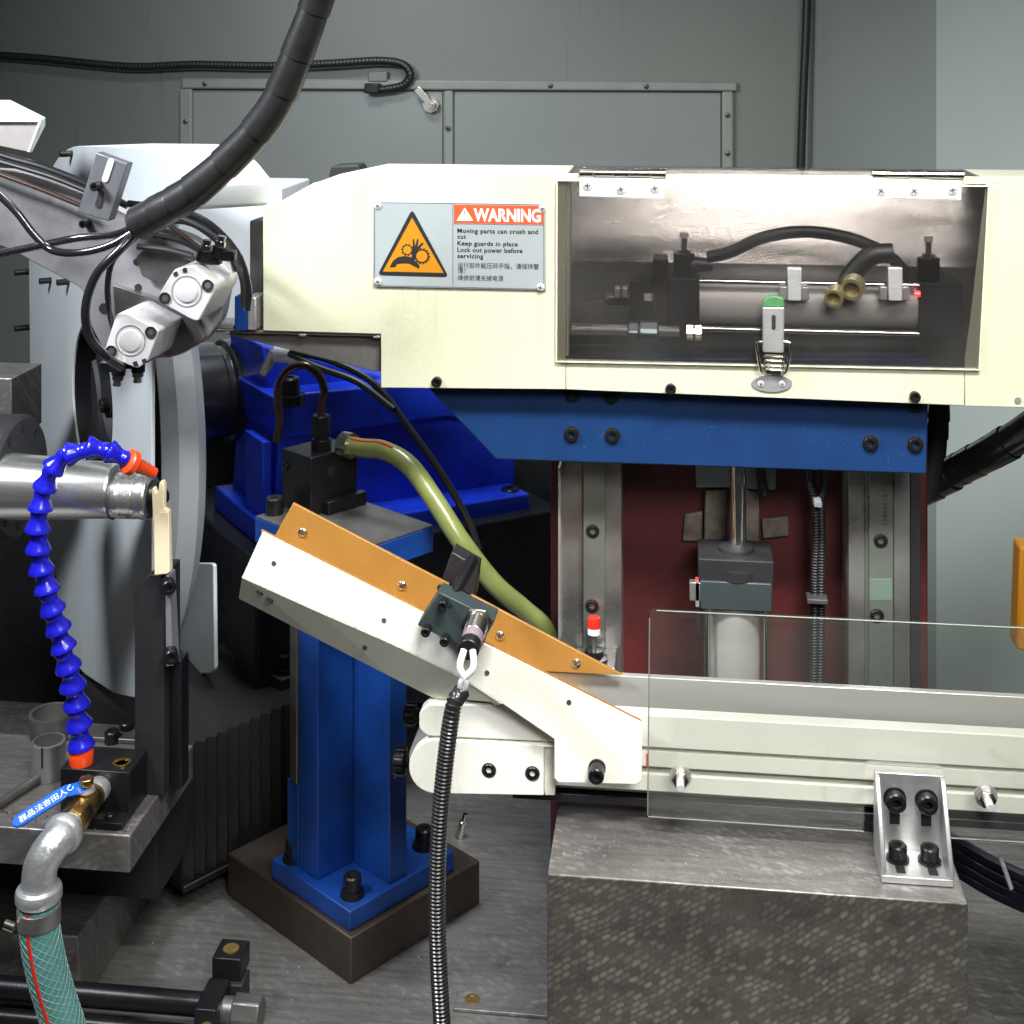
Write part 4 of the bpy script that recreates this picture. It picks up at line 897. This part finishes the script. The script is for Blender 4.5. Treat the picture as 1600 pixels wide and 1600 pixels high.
# sensor block on the chute
YSB = YCH - .020
sb = thing('chute_sensor', 'inductive sensor in a dark green block clamped on the chute edge', 'sensor', at(715, 1010, YSB))
slab([(652, 977), (686, 925), (774, 968), (748, 1020), (742, 1021)], YSB, .019).build('mount_block', anod, sb, .0008)
for x, y in [(668, 981), (697, 996), (694, 940)]: bolt(at(x, y, YSB), FR, 7.5 * s(YSB), .009, sb)
dot(704, 946, YSB, 3.2, sb, black_in)
slab([(690, 905), (706, 862), (747, 886), (742, 935)], YO + .01, .02).build('clamp_plate', M('black_bracket', (.03, .028, .03), .4, .3, var=.2), sb, .001)
MB().cyl(at(706, 934, YSB + .012), at(738, 876, YSB + .06), 10.5 * s(1), n=20).build('support_shaft', blk, sb)
pb = at(747, 972, YSB)
MB().cyl(pb, pb + FR * .003, .0112, n=6).build('hex_nut', nickel, sb, .0006)
Pt = resample([pb + FR * .003, pb + FR * .024], .0006); MB().tube(Pt, [.0076 * (1 if i % 2 else .95) for i in range(len(Pt))], 20).build('threaded_barrel', nickel, sb, ang=60)
MB().cyl(pb + FR * .024, pb + FR * .036, .0074, n=24).build('violet_ring', M('violet_grey_plastic', (.26, .20, .24), .35), sb)
MB().cyl(pb + FR * .036, pb + FR * .046, .0078, .0072, n=24).build('end_plug', blk, sb, .001)
pe = pb + FR * .046
for dx in (-.003, .003):
    MB().tube(catmull([pe + X * dx, pe + V((dx * 1.5, -.008, -.008)), pe + V((dx * -.5 - .002, -.008, -.018)), pe + V((dx * .3 - .004, -.004, -.030))], 5), .0023, 10).build('white_wire', wires, sb)
cq = [pe + V((-.004, -.005, -.026))] + [at(x, y, .90) for x, y in [(708, 1105), (697, 1180), (689, 1260), (684, 1340), (683, 1430), (686, 1520), (693, 1640)]]
o = corrug(catmull(cq, 8), 14 * s(.90), .0026, 16, .16).build('sensor_conduit', M('glossy_black_conduit', (.016, .016, .017), .28, 0, coat=.3)); tag(o, 'long ribbed black conduit hanging down from the chute sensor', 'conduit')

# ================================================================== PEDESTAL
u3 = V((.6, .8, 0)); v3 = V((-.8, .6, 0)); c0 = at(548, 1540, 1.09)
pd = thing('pedestal_column', 'blue painted cruciform pedestal column on a brown steel foot block', 'pedestal', V((c0.x, c0.y, ZF)) + u3 * .07 + v3 * .09)
zA = at(548, 1466, 1.09).z
def ub(u0, u1, v0, v1, z0, z1, name, m_, parent, bev=.001):
    o = V((c0.x, c0.y, 0)); mb = MB(); mb.prism([o + u3 * u0 + v3 * v0 + Z * z0, o + u3 * u1 + v3 * v0 + Z * z0, o + u3 * u1 + v3 * v1 + Z * z0, o + u3 * u0 + v3 * v1 + Z * z0], (0, 0, z1 - z0)); return mb.build(name, m_, parent, bev)
ub(0, .148, 0, .172, ZF + .0004, zA, 'foot_block', brown, pd, .0015)
zB = zA + .017
ub(.004, .122, .006, .112, zA + .0003, zB, 'base_plate', blue, pd, .0012)
zT = at(540, 862, 1.15).z
zM = at(450, 1205, 1.17).z
ub(.012, .110, .058, .084, zB, zT, 'web_plate', blue, pd, .0012)
ub(.050, .070, .010, .057, zB, zT, 'web_plate', blue, pd, .0012)
ub(.050, .070, .085, .110, zB, zT, 'web_plate', blue, pd, .0012)
ub(.010, .034, .0845, .094, zM, zT, 'machined_edge', steeld, pd, .0008)
ub(.012, .034, .0845, .100, zB, zM - .0005, 'gusset', blue, pd, .0008)
oc = V((c0.x, c0.y, 0))
for (a, b_) in ((.020, .022), (.018, .098), (.108, .030), (.108, .096)):
    p = oc + u3 * a + v3 * b_ + Z * zB; MB().cyl(p, p + Z * .004, .0105, .0095, n=20).build('washer', blk, pd); bolt(p + Z * .004, Z, .0075, .013, pd)
ub(-.004, .088, -.004, .125, zT + .0003, zT + .022, 'top_plate', blue, pd, .001)
ub(-.0035, .0875, -.0035, .1245, zT + .0223, zT + .0232, 'top_face', steeld, pd, 0)
zT2 = zT + .0236
# coolant manifold on the column
mfc = on(486, 716, oc + u3 * .03 + v3 * .04 + Z * H, -Yv)
cm = thing('coolant_manifold', 'black coolant manifold block on the pedestal with arched pipe and hose', 'manifold', oc + u3 * .06 + v3 * .08 + Z * zT2)
ztm = at(486, 716, 1.165).z
pc0 = at(486, 716, 1.165); pc0 = V((pc0.x, pc0.y, 0))
def mbx(u0, u1, v0, v1, z0, z1, name, m_, bev=.0008):
    mb = MB(); mb.prism([pc0 + u3 * u0 + v3 * v0 + Z * z0, pc0 + u3 * u1 + v3 * v0 + Z * z0, pc0 + u3 * u1 + v3 * v1 + Z * z0, pc0 + u3 * u0 + v3 * v1 + Z * z0], (0, 0, z1 - z0)); return mb.build(name, m_, cm, bev)
mbx(0, .052, 0, .042, zT2, ztm, 'block', blk)
mbx(.012, .056, -.009, -.0003, zT2, zT2 + .011, 'foot', blk)
bolt(pc0 + v3 * .036 + Z * (ztm - .014) , -u3, .004, .002, cm); dotp = pc0 + u3 * .022 - v3 * .0001 + Z * (ztm - .016); MB().cyl(dotp, dotp - v3 * .0006, .0045, n=16).build('port_hole', black_in, cm)
bolt(oc + u3 * .012 + v3 * .118 + Z * zT2, Z, .008, .014, cm)
pf = pc0 + u3 * .024 + v3 * .016 + Z * ztm
fy = pf.y
MB().cyl(pf, pf + Z * .009, .0095, n=6).build('lower_nut', blk, cm, .0006); MB().cyl(pf + Z * .009, pf + Z * .012, .007, n=16).build('fitting_neck', blk, cm)
MB().cyl(pf + Z * .012, pf + Z * .030, .0088, n=6).build('upper_nut', blk, cm, .0008)
pts = [pf + Z * .028, pf + Z * .042] + [at(x, y, fy) for x, y in [(507, 612), (498, 586), (477, 571), (453, 576), (436, 600), (434, 630), (437, 655), (432, 690)]]
MB().tube(catmull(pts, 7), .0036, 14).build('arched_pipe', pipem, cm)
hpts = [at(x, y, yy) for x, y, yy in [(536, 694, 1.19), (565, 700, 1.18), (600, 704, 1.17), (640, 728, 1.155), (680, 783, 1.14), (722, 848, 1.13), (772, 912, 1.14), (818, 952, 1.16), (852, 985, 1.175), (862, 1040, 1.18), (860, 1120, 1.18)]]
P = catmull(hpts, 8)
MB().tube(P, .0082, 20).build('green_hose', hoseg, cm)
P2 = [q + V((0, -.0042, .0074)) for q in P[4:20]]; MB().tube(P2, .0009, 6).build('red_stripe', redcap, cm)
MB().tube(P[0:5], .0112, 18).build('hose_clamp', nickel, cm)

# ================================================================== WORK REST
wr = thing('work_rest', 'black post holding a notched ivory work rest blade beside the wheel', 'work rest', at(240, 1190, 1.04))
zp = at(120, 1300, .98).z                                            # top of the base plate
p0, p1 = at(210, 1190, 1.035), at(257, 1190, 1.035)
MB().prism([(p0.x, 1.035, zp + .0004), (p1.x, 1.035, zp + .0004), (p1.x, 1.035, at(240, 898, 1.035).z), (p0.x + .012, 1.035, at(240, 898, 1.035).z), (p0.x, 1.035, at(210, 922, 1.035).z)], (0, .035, 0)).build('post', blkm, wr, .0008)
mb = MB(); mb.bb(p1.x + .0004, p1.x + .010, 1.045, 1.062, zp + .0004, at(240, 1030, 1.045).z); mb.build('post_rib', blk, wr, .0008)
slab([(258, 898), (264, 900), (271, 1040), (259, 1042)], 1.030, .014).build('blade_holder', alum, wr, .0006)
slab([(237, 764), (240, 762), (243, 770), (247, 768), (249, 754), (253, 752), (256, 757), (256, 795), (263, 799), (266, 893), (262, 897), (241, 899)], 1.028, .006).build('blade', ivory, wr, .0006)
slab([(240, 812), (251, 801), (263, 799), (266, 893), (262, 897), (241, 899)], 1.0262, .0017).build('blade_step', ivory, wr, .0006)
for x, y in [(262, 912), (266, 1020)]: p = at(x, y, 1.030); bolt(p, V((.5, -1, 0)), .0056, .010, wr)

# base plate with fittings
pl0 = at(203, 1300, .98); plb = at(203, 1300, .98)
bp0 = thing('rest_base_plate', 'thick scraped steel base plate under the coolant valve block', 'base plate', V((pl0.x - .1, 1.03, zp - .028)))
mb = MB(); mb.bb(pl0.x - .35, pl0.x, .98, 1.115, zp - .028, zp); mb.build('plate', platem, bp0, .0012)
p = onz(78, 1142, zp)
rc = thing('ring_cup', 'short dark steel ring standing behind the slotted sleeve', 'ring', p); pq = onz(80, 1150, zp)
MB().lathe(pq + Z * .0003, Z, [(0, .017), (.018, .019), (.020, .0185), (.020, .0155), (.004, .0145), (.004, 0)], 40).build('ring_body', steeld, rc)
sl = thing('slotted_sleeve', 'grey steel sleeve with a narrow slit beside the valve block', 'sleeve', onz(76, 1215, zp)); pq = onz(76, 1212, zp)
mb = MB(); mb.lathe(pq + Z * .0003, Z, [(0, .0135), (.028, .0135), (.0285, .0125), (.0285, .011), (.002, .011), (.002, 0)], 36); mb.build('sleeve_body', steel, sl)
MB().box(pq + V((.001, -.0135, .021)), X * .0006, Yv * .0006, Z * .008).build('slit', black_in, sl)
p0, p1 = onz(70, 1215, zp) + V((-.002, -.010, .004)), onz(-40, 1290, zp) + Z * .004
tag(MB().cyl(p0, p1, .0036, n=14).build('lever_rod', steeld), 'thin steel rod lying on the base plate at the edge', 'rod')
for x, y in [(198, 1146), (175, 1160)]: p = onz(x, y, zp); bolt(p + Z * .0002, Z, .0062, .010, bp0)
MB().box(onz(175, 1150, zp) + Z * .0022, X * .035, Yv * .012, Z * .002).build('clamp_strap', steeld, bp0, .001)

# valve block
vb = thing('valve_block', 'black coolant valve block with brass port on the base plate', 'valve block', onz(150, 1265, zp))
f0, f1 = at(94, 1262, 1.0), at(203, 1262, 1.0); zv = at(150, 1204, 1.0).z
mb = MB(); mb.bb(f0.x, f1.x, 1.0, 1.035, zp + .0004, zv); mb.build('block', blk, vb, .0008)
mb = MB(); mb.bb(f0.x + .015, f1.x, .984, .9996, zp + .0004, zp + .006); mb.build('foot', blk, vb, .0006)
mb = MB(); mb.bb(f0.x + .028, f1.x - .008, .988, .995, zp + .0061, zp + .0064); mb.build('foot_slot', black_in, vb)
bolt((f1.x - .012, .991, zp + .0064), Z, .004, .003, vb)
p = onz(190, 1193, zv); MB().lathe(p, Z, [(0, 0), (0, .0068), (.0012, .0068), (.0014, .0050), (.0002, .0046)], 28).build('brass_port', brass, vb)
# segmented coolant hose
lh = thing('segmented_coolant_hose', 'bright blue segmented coolant hose with orange nozzle rising from the valve block', 'hose', onz(127, 1196, zv))
base = onz(127, 1192, zv)
MB().lathe(base, Z, [(0, 0), (0, .0088), (.004, .0092), (.010, .0092), (.013, .0078), (.013, 0)], 28).build('orange_nut', orangep, lh)
path = [base + Z * .012] + [at(x, y, yy) for x, y, yy in [(125, 1150, 1.01), (121, 1110, 1.008), (112, 1065, 1.004), (102, 1020, 1.0), (88, 970, .996), (74, 925, .992), (62, 880, .99), (58, 835, .988), (64, 790, .988), (72, 755, .99), (90, 722, .99), (122, 703, .992), (155, 700, .995), (184, 712, 1.0), (203, 722, 1.002)]]
P = resample(catmull(path, 8), .0002); sl_ = .0158; nst = int(len(P) * .0002 / sl_); step = len(P) // nst
for k in range(nst):
    a = P[k * step]; b_ = P[min(len(P) - 1, (k + 1) * step)]; d = b_ - a; L_ = d.length * 1.10; q = 1 - .15 * k / nst; d = d + V((random.uniform(-1, 1), random.uniform(-1, 1), random.uniform(-1, 1))) * d.length * .10
    inst(('loc',), lambda: MB().lathe((0, 0, 0), Z, [(0, 0), (0, .0094), (.0006, .0104), (.0022, .0104), (.0040, .0094), (.0085, .0070), (.0105, .0064), (.0120, .0068), (.0140, .0072), (.0160, .0064), (.0172, .0044), (.0172, 0)], 28).mesh('hose_segment', locb), 'hose_segment', a, d, lh).scale = (q, q, L_ / .0172)
a = P[-1]; d = (at(246, 741, 1.02) - a); dn = d.normalized(); L_ = d.length
MB().lathe(a - dn * .003, dn, [(0, 0), (0, .0078), (.001, .0094), (.006, .0094), (.008, .0070), (.010, .0056), (L_, .0040), (L_, .0030), (L_ - .004, .0028)], 28).build('nozzle', orangep, lh)
# ball valve assembly pointing at the viewer
bv = thing('ball_valve', 'brass ball valve with blue lever and galvanised elbow on the valve block', 'valve', at(140, 1290, .97))
n0 = at(156, 1230, .9995)
MB().lathe(n0, FR, [(0, 0), (0, .0088), (.003, .0094), (.010, .0092), (.012, .0080), (.014, 0)], 24).build('nipple', galv, bv)
b0 = n0 + FR * .009
MB().lathe(b0, FR, [(0, 0), (0, .0082), (.001, .0088), (.010, .0090), (.013, .0098), (.020, .0098), (.024, .0084), (.028, .0084)], 24).build('valve_body', brass, bv, ang=30)
MB().lathe(b0 + FR * .024, FR, [(0, 0), (0, .0098), (.0015, .0108), (.0155, .0108), (.0172, .0098), (.0172, 0)], 8).build('valve_hex', brass, bv, .0004)
st = b0 + FR * .0155
MB().cyl(st + Z * .006, st + Z * .0105, .0056, n=16).build('stem_neck', brassd, bv); MB().cyl(st + Z * .0105, st + Z * .0128, .0068, .0060, n=16).build('stem_washer', galv, bv); MB().cyl(st + Z * .0150, st + Z * .0200, .0056, n=6).build('stem_nut', brass, bv, .0006)
lv0 = st + Z * .0131; lv1 = at(20, 1291, .944) ; dl = (lv1 - lv0); dn = dl.normalized(); e = dn.cross(Z).normalized(); up = e.cross(dn).normalized()
if up.z < 0: up = -up
tilt = (up * .86 + FR * .5).normalized(); e2 = dn.cross(tilt).normalized()
bend = lv0 + dn * .014 + Z * .004
mb = MB(); mb.prism([lv0 + e2 * .005, bend + e2 * .005, bend - e2 * .005, lv0 - e2 * .005], tilt * .0016); mb.build('lever_neck', leverb, bv)
Lb = (lv1 - bend); Ll = Lb.length; db = Lb.normalized(); e2 = db.cross(tilt).normalized(); nr = e2.cross(db).normalized(); nr = nr if nr.z > 0 else -nr
prof = [(0, .0045), (.006, .0052), (Ll - .006, .0052), (Ll - .002, .004), (Ll, .0015)]
poly = [bend + db * a + e2 * b_ for a, b_ in prof] + [bend + db * a - e2 * b_ for a, b_ in reversed(prof)]
lev = MB().prism(poly, nr * .0026).build('lever', leverb, bv, .0008)
tx = -db; ty = nr.cross(tx)
text('器品法杏田人↻', .0060, white, lev, 'lever_marking', bend + db * (Ll - .005) - ty * .0028 + nr * .00275, tx, ty, nr, bold=.00004)
# elbow
ebY = b0 + FR * .046
MB().cyl(ebY + Yv * .008, ebY + FR * .006, .0086, n=20).build('pipe_thread', galv, bv)
e0 = ebY + FR * .004; ee = [e0, e0 + FR * .008, e0 + V((-.005, -.0155, -.005)), e0 + V((-.0095, -.0190, -.0145)), e0 + V((-.0105, -.0198, -.025)), e0 + V((-.0105, -.020, -.036))]
P = catmull(ee, 6); MB().tube(P, .0120, 24).build('elbow', galv, bv)
MB().lathe(e0, FR, [(0, .010), (0, .0132), (.002, .0140), (.006, .0140), (.008, .0128), (.008, .010)], 28).build('elbow_bead', galv, bv)
eb = P[-1]; MB().lathe(eb + Z * .008, -Z, [(0, .012), (.001, .0152), (.003, .0160), (.008, .0160), (.010, .0148), (.012, .0120)], 28).build('elbow_bead', galv, bv)
MB().cyl(eb + Z * .001, eb - Z * .010, .0105, n=20).build('hose_barb', steel, bv)
hq = [eb - Z * .004, eb - Z * .02] + [at(x, y, eb.y + dy) for x, y, dy in [(72, 1510, .0), (86, 1560, .002), (112, 1640, .004)]]
gh = thing('braided_water_hose', 'teal braided water hose with red stripe clamped below the galvanised elbow', 'hose', hq[-1])
P = catmull(hq, 10); MB().tube(P, .0138, 28).build('hose_body', hoset, gh)
Pr = resample(P, .0006)
for h_ in range(14):
    for sg in (1, -1):
        q = []; ax0 = None
        for i, c in enumerate(Pr):
            t = (Pr[min(i + 1, len(Pr) - 1)] - Pr[max(i - 1, 0)]).normalized(); uu = t.cross(Yv).normalized(); ww = uu.cross(t).normalized()
            a = 2 * math.pi * h_ / 14 + sg * i * .045; q.append(c + (uu * math.cos(a) + ww * math.sin(a)) * .01382)
        MB().tube(q, .00022, 4).build('braid_thread', braidm, gh)
q = []
for i, c in enumerate(Pr):
    t = (Pr[min(i + 1, len(Pr) - 1)] - Pr[max(i - 1, 0)]).normalized(); uu = t.cross(Yv).normalized(); ww = uu.cross(t).normalized(); q.append(c + (ww * -1 * .97 - uu * .1) * .0132 if (ww.y > 0) else c + (ww * .97 - uu * .1) * .0132)
MB().tube(q, .0017, 8).build('red_stripe', redcap, gh)
pc_ = eb - Z * .012; MB().lathe(pc_ + Z * .006, -Z, [(0, .0138), (.0005, .0150), (.0115, .0150), (.012, .0138)], 32).build('hose_clamp', steel, gh)
MB().cyl(pc_ + V((-.013, -.010, -.004)), pc_ + V((-.020, -.010, -.002)), .0034, n=12).build('clamp_screw', nickel, gh)

# ================================================================== BELLOWS AND LOWER STRUCTURE
bl = thing('bellows_cover', 'black pleated bellows way cover in shadow beside the blue pedestal', 'bellows', onz(284, 1390, ZF))
bc = at(284, 1384, 1.16); bc0 = V((bc.x, bc.y, 0)); zb0 = bc.z; zb1 = zp - .03
# pleats run upright along the right-hand side
mb = MB(); npl = 22; Lu = .26; pts = []
for i in range(npl * 2 + 1): pts.append(bc0 + u3 * (Lu * i / (npl * 2)) + v3 * (.0 if i % 2 == 0 else .006) + Z * zb0)
pts += [bc0 + u3 * Lu + v3 * .2 + Z * zb0, bc0 + v3 * .2 + Z * zb0]
mb.prism(pts, (0, 0, at(300, 1128, 1.16).z - zb0 if False else (zb1 - zb0))); mb.build('pleats', M('bellows_fabric', (.014, .014, .015), .45, 0, coat=.15), bl, smooth=False)
mb = MB(); mb.prism([bc0 - v3 * .003 + Z * (zb0 - .006), bc0 + u3 * Lu - v3 * .003 + Z * (zb0 - .006), bc0 + u3 * Lu + v3 * .2 + Z * (zb0 - .006), bc0 + v3 * .2 + Z * (zb0 - .006)], (0, 0, .0055)); mb.build('bottom_frame', blk, bl, .001)
zs = at(416, 1131, 1.24).z; sc = at(416, 1131, 1.24); sc0 = V((sc.x, sc.y, 0))
stp = thing('slide_top_plate', 'dark scraped slide plate behind the work rest with stepped black edge', 'slide plate', sc)
mb = MB(); mb.prism([sc0 + Z * (zs - .02), sc0 + u3 * .14 + Z * (zs - .02), sc0 + u3 * .14 + v3 * .26 + Z * (zs - .02), sc0 + v3 * .26 + Z * (zs - .02)], (0, 0, .02)); mb.build('plate', platem, stp, .0012)
mb = MB(); mb.prism([sc0 + u3 * .004 + v3 * .004 + Z * (ZF + .001), sc0 + u3 * .14 + v3 * .004 + Z * (ZF + .001), sc0 + u3 * .14 + v3 * .26 + Z * (ZF + .001), sc0 + u3 * .004 + v3 * .26 + Z * (ZF + .001)], (0, 0, zs - ZF - .0215)); mb.build('skirt', blkm, stp, .002)
kb = at(440, 1066, 1.28); k0 = V((kb.x, kb.y, 0))
clb = thing('clamp_block', 'black clamp block with socket bolt on the slide plate', 'clamp', V((kb.x, kb.y, zs)))
mb = MB(); mb.prism([k0 + Z * (zs + .0004), k0 + u3 * .05 + Z * (zs + .0004), k0 + u3 * .05 + v3 * .11 + Z * (zs + .0004), k0 + v3 * .11 + Z * (zs + .0004)], (0, 0, .022)); mb.build('block', blkm, clb, .0012)
p = k0 + u3 * .014 + v3 * .014 + Z * (zs + .0226); MB().cyl(p, p + Z * .004, .0115, n=20).build('washer', blk, clb); bolt(p + Z * .004, Z, .0085, .014, clb)
p = k0 + u3 * .014 + v3 * .07 + Z * (zs + .0226); bolt(p, Z, .0085, .016, clb)
# lower left step
q = onz(140, 1388, ZF + .075)
lst = thing('step_block', 'dark machined step block under the base plate behind the water hose', 'block', V((q.x - .1, q.y - .05, ZF)))
qa = onz(100, 1462, ZF + .06); 
mb = MB(); mb.bb(qa.x - .3, qa.x + .012, qa.y, qa.y + .14, ZF + .0005, ZF + .06); mb.build('block', platem, lst, .0015)
mb = MB(); mb.bb(pl0.x - .30, pl0.x - .02, 1.085, 1.16, ZF + .0605, zp - .0285); mb.build('riser', blkm, lst, .001)

# floor details
hx = thing('hex_adjuster', 'black adjusting shafts with hexagon head in a clamp lying on the bed', 'adjuster', onz(330, 1595, ZF))
YX = 1.015
A = at(60, 1560, YX); B = at(318, 1572, YX); zr = at(330, 1571, YX).z; xl, xr_ = A.x, B.x
MB().cyl((xl - .08, YX, zr), (xr_, YX, zr), .0085, n=24).build('shaft', blk, hx); MB().cyl((xl - .08, YX - .012, zr - .014), (xr_, YX - .012, zr - .014), .006, n=20).build('shaft', blk, hx)
x2 = at(352, 1571, YX).x; mb = MB(); mb.bb(xr_, x2, YX - .022, YX + .014, ZF - .0 + .0005, zr + .012); mb.build('clamp', blk, hx, .0012)
p = V(((xr_ + x2) / 2 + .002, YX - .022, zr - .002)); MB().lathe(p, FR, [(.0001, .0055), (.0006, .0055), (.0006, 0)], 20).build('brass_screw', brassd, hx)
x3 = at(412, 1571, YX).x; MB().cyl((x2, YX - .004, zr), (x2 + .008, YX - .004, zr), .0095, n=24).build('collar', steeld, hx); MB().cyl((x2 + .008, YX - .004, zr), (x3, YX - .004, zr), .0125, n=6).build('hex_head', steeld, hx, .0015)
p = at(356, 1528, YX + .02); mb = MB(); mb.box((p.x, YX + .028, zr + .017), X * .0115, Yv * .012, Z * .0085); mb.build('rear_clamp', blk, hx, .001)
MB().cyl((p.x, YX + .028, zr + .0255), (p.x, YX + .028, zr + .0262), .0062, n=20).build('brass_screw', brassd, hx)
mb = MB(); mb.box((p.x + .004, YX + .022, ZF + .5 * (zr + .008 - ZF) + .0004), X * .010, Yv * .010, Z * (.5 * (zr + .008 - ZF))); mb.build('rear_riser', blkm, hx, .001)
dp = thing('dowel_pin', 'small bright dowel pin standing on the bed beside the ribbed conduit', 'pin', onz(715, 1300, ZF)); p = onz(718, 1308, ZF)
MB().lathe(p + Z * .0003, V((.25, .1, 1)), [(0, 0), (0, .0042), (.014, .0042), (.015, .0026), (.022, .0024), (.0225, 0)], 16).build('pin', nickel, dp)
cv2 = thing('channel_cover', 'flush steel channel cover strip with one screw in the bed', 'cover strip', onz(780, 1580, ZF))
pA, pB = onz(715, 1552, ZF), onz(850, 1552, ZF); pA2 = onz(715, 1582, ZF)
mb = MB(); mb.bb(pA.x, pB.x + .05, pA2.y, pA.y, ZF + .0004, ZF + .003); mb.build('strip', platem, cv2, .0006)
p = onz(738, 1567, ZF); MB().lathe(p + Z * .0031, Z, [(0, .0062), (.0004, .0060), (.0004, .0035), (.0001, .0033), (.0001, 0)], 20).build('screw', brassd, cv2)

# push button and stand
pbn = thing('indicator_button', 'small red capped plunger button on a black base beside the guide rail', 'button', at(928, 1040, 1.13))
YP = 1.125; xx = at(928, 1000, YP).x; zz = lambda py: at(928, py, YP).z
MB().lathe((xx, YP, zz(990)), Z, [(0, 0), (0, .0052), (zz(980) - zz(990), .0052)], 24).build('white_ring', white, pbn)
MB().lathe((xx, YP, zz(980)), Z, [(0, .0054), (.006, .0054), (.008, .0048), (.0084, 0)], 24).build('red_cap', redcap, pbn)
MB().cyl((xx, YP, zz(990)), (xx, YP, zz(1016)), .0018, n=12).build('stem', steel, pbn)
MB().lathe((xx, YP, zz(1032)), Z, [(0, 0), (0, .0115), (.003, .0115), (.004, .008), (.009, .0075), (.010, .004), (.010, 0)], 24).build('base_nut', blkg, pbn)
mb = MB(); mb.bb(xx - .016, xx + .018, YP - .012, YP + .024, ZF + .001, zz(1032)); mb.build('stand', steel, pbn, .001)

# cables low at right
lowc = thing('floor_cables', 'bundle of dark cables crossing behind the scraped block at the corner', 'cable bundle', onz(1570, 1400, ZF))
for k, off in enumerate((0, 16, 32, 46)):
    MB().tube(catmull([at(x, y + off, yy) for x, y, yy in [(1440, 1285, 1.16), (1500, 1318, 1.13), (1560, 1352, 1.10), (1660, 1395, 1.06)]], 6), .0048, 10).build('cable', M('navy_cable%d' % k, (.012, .013, .03), .35), lowc)
p = at(1572, 1365, 1.08); MB().box(p, V((.0014, 0, .0008)), Yv * .006, V((-.003, 0, .009))).build('cable_tie', wires, lowc, .001)
rbx = thing('dark_junction_box', 'dark box low in the corner beyond the scraped block', 'box', onz(1650, 1500, ZF))
mb = MB(); q = onz(1600, 1420, ZF); mb.bb(q.x + .012, q.x + .3, 1.06, 1.2, ZF + .0005, ZF + .05); mb.build('box', blkm, rbx, .002)

# the black sheet behind the left rail
bs_ = slab([(872, 730), (876, 730), (876, 1000), (872, 1000)], 1.135, .06).build('cover_edge', alum, vsd, .0004)
for o in bpy.data.objects:
    if o.type == 'MESH' and '_w' in o: del o['_w']

# grinding swarf and oil drops scattered on the bed and plates
random.seed(21)
mb = MB()
def chip(p, L_, mi):
    a = random.random() * 6.28; d = V((math.cos(a), math.sin(a), 0)); e = V((-d.y, d.x, 0)); mb.mi = mi
    mb.box(p + Z * .0006, d * L_ * .5, e * L_ * .16, Z * .0004)
n_ = 0
while n_ < 260:
    x_, y_ = random.uniform(60, 1600), random.uniform(1330, 1600); p = onz(x_, y_, ZF)
    if p.y > 1.5 or p.y < 1.0 or (bx0 - .005 < p.x < bx1 + .005 and p.y < 1.06): continue
    r_ = p - oc; uu, vv = V((r_.x, r_.y, 0)).dot(u3), V((r_.x, r_.y, 0)).dot(v3)
    if -.004 < uu < .155 and -.004 < vv < .18: continue
    chip(p, random.uniform(.0005, .0022), 0); n_ += 1
for k in range(60): chip(V((random.uniform(pl0.x - .12, pl0.x - .003), random.uniform(.982, .999), zp)), random.uniform(.0006, .0022), random.choice((0, 1)))
for k in range(70): chip(V((random.uniform(bx0 + .004, bx1 - .06), random.uniform(.933, .98), zbk)), random.uniform(.0006, .0020), 0)
tag(mb.build('metal_swarf', [alum, brown], smooth=False), 'tiny metal chips scattered over the machine bed', 'swarf', kind='stuff')
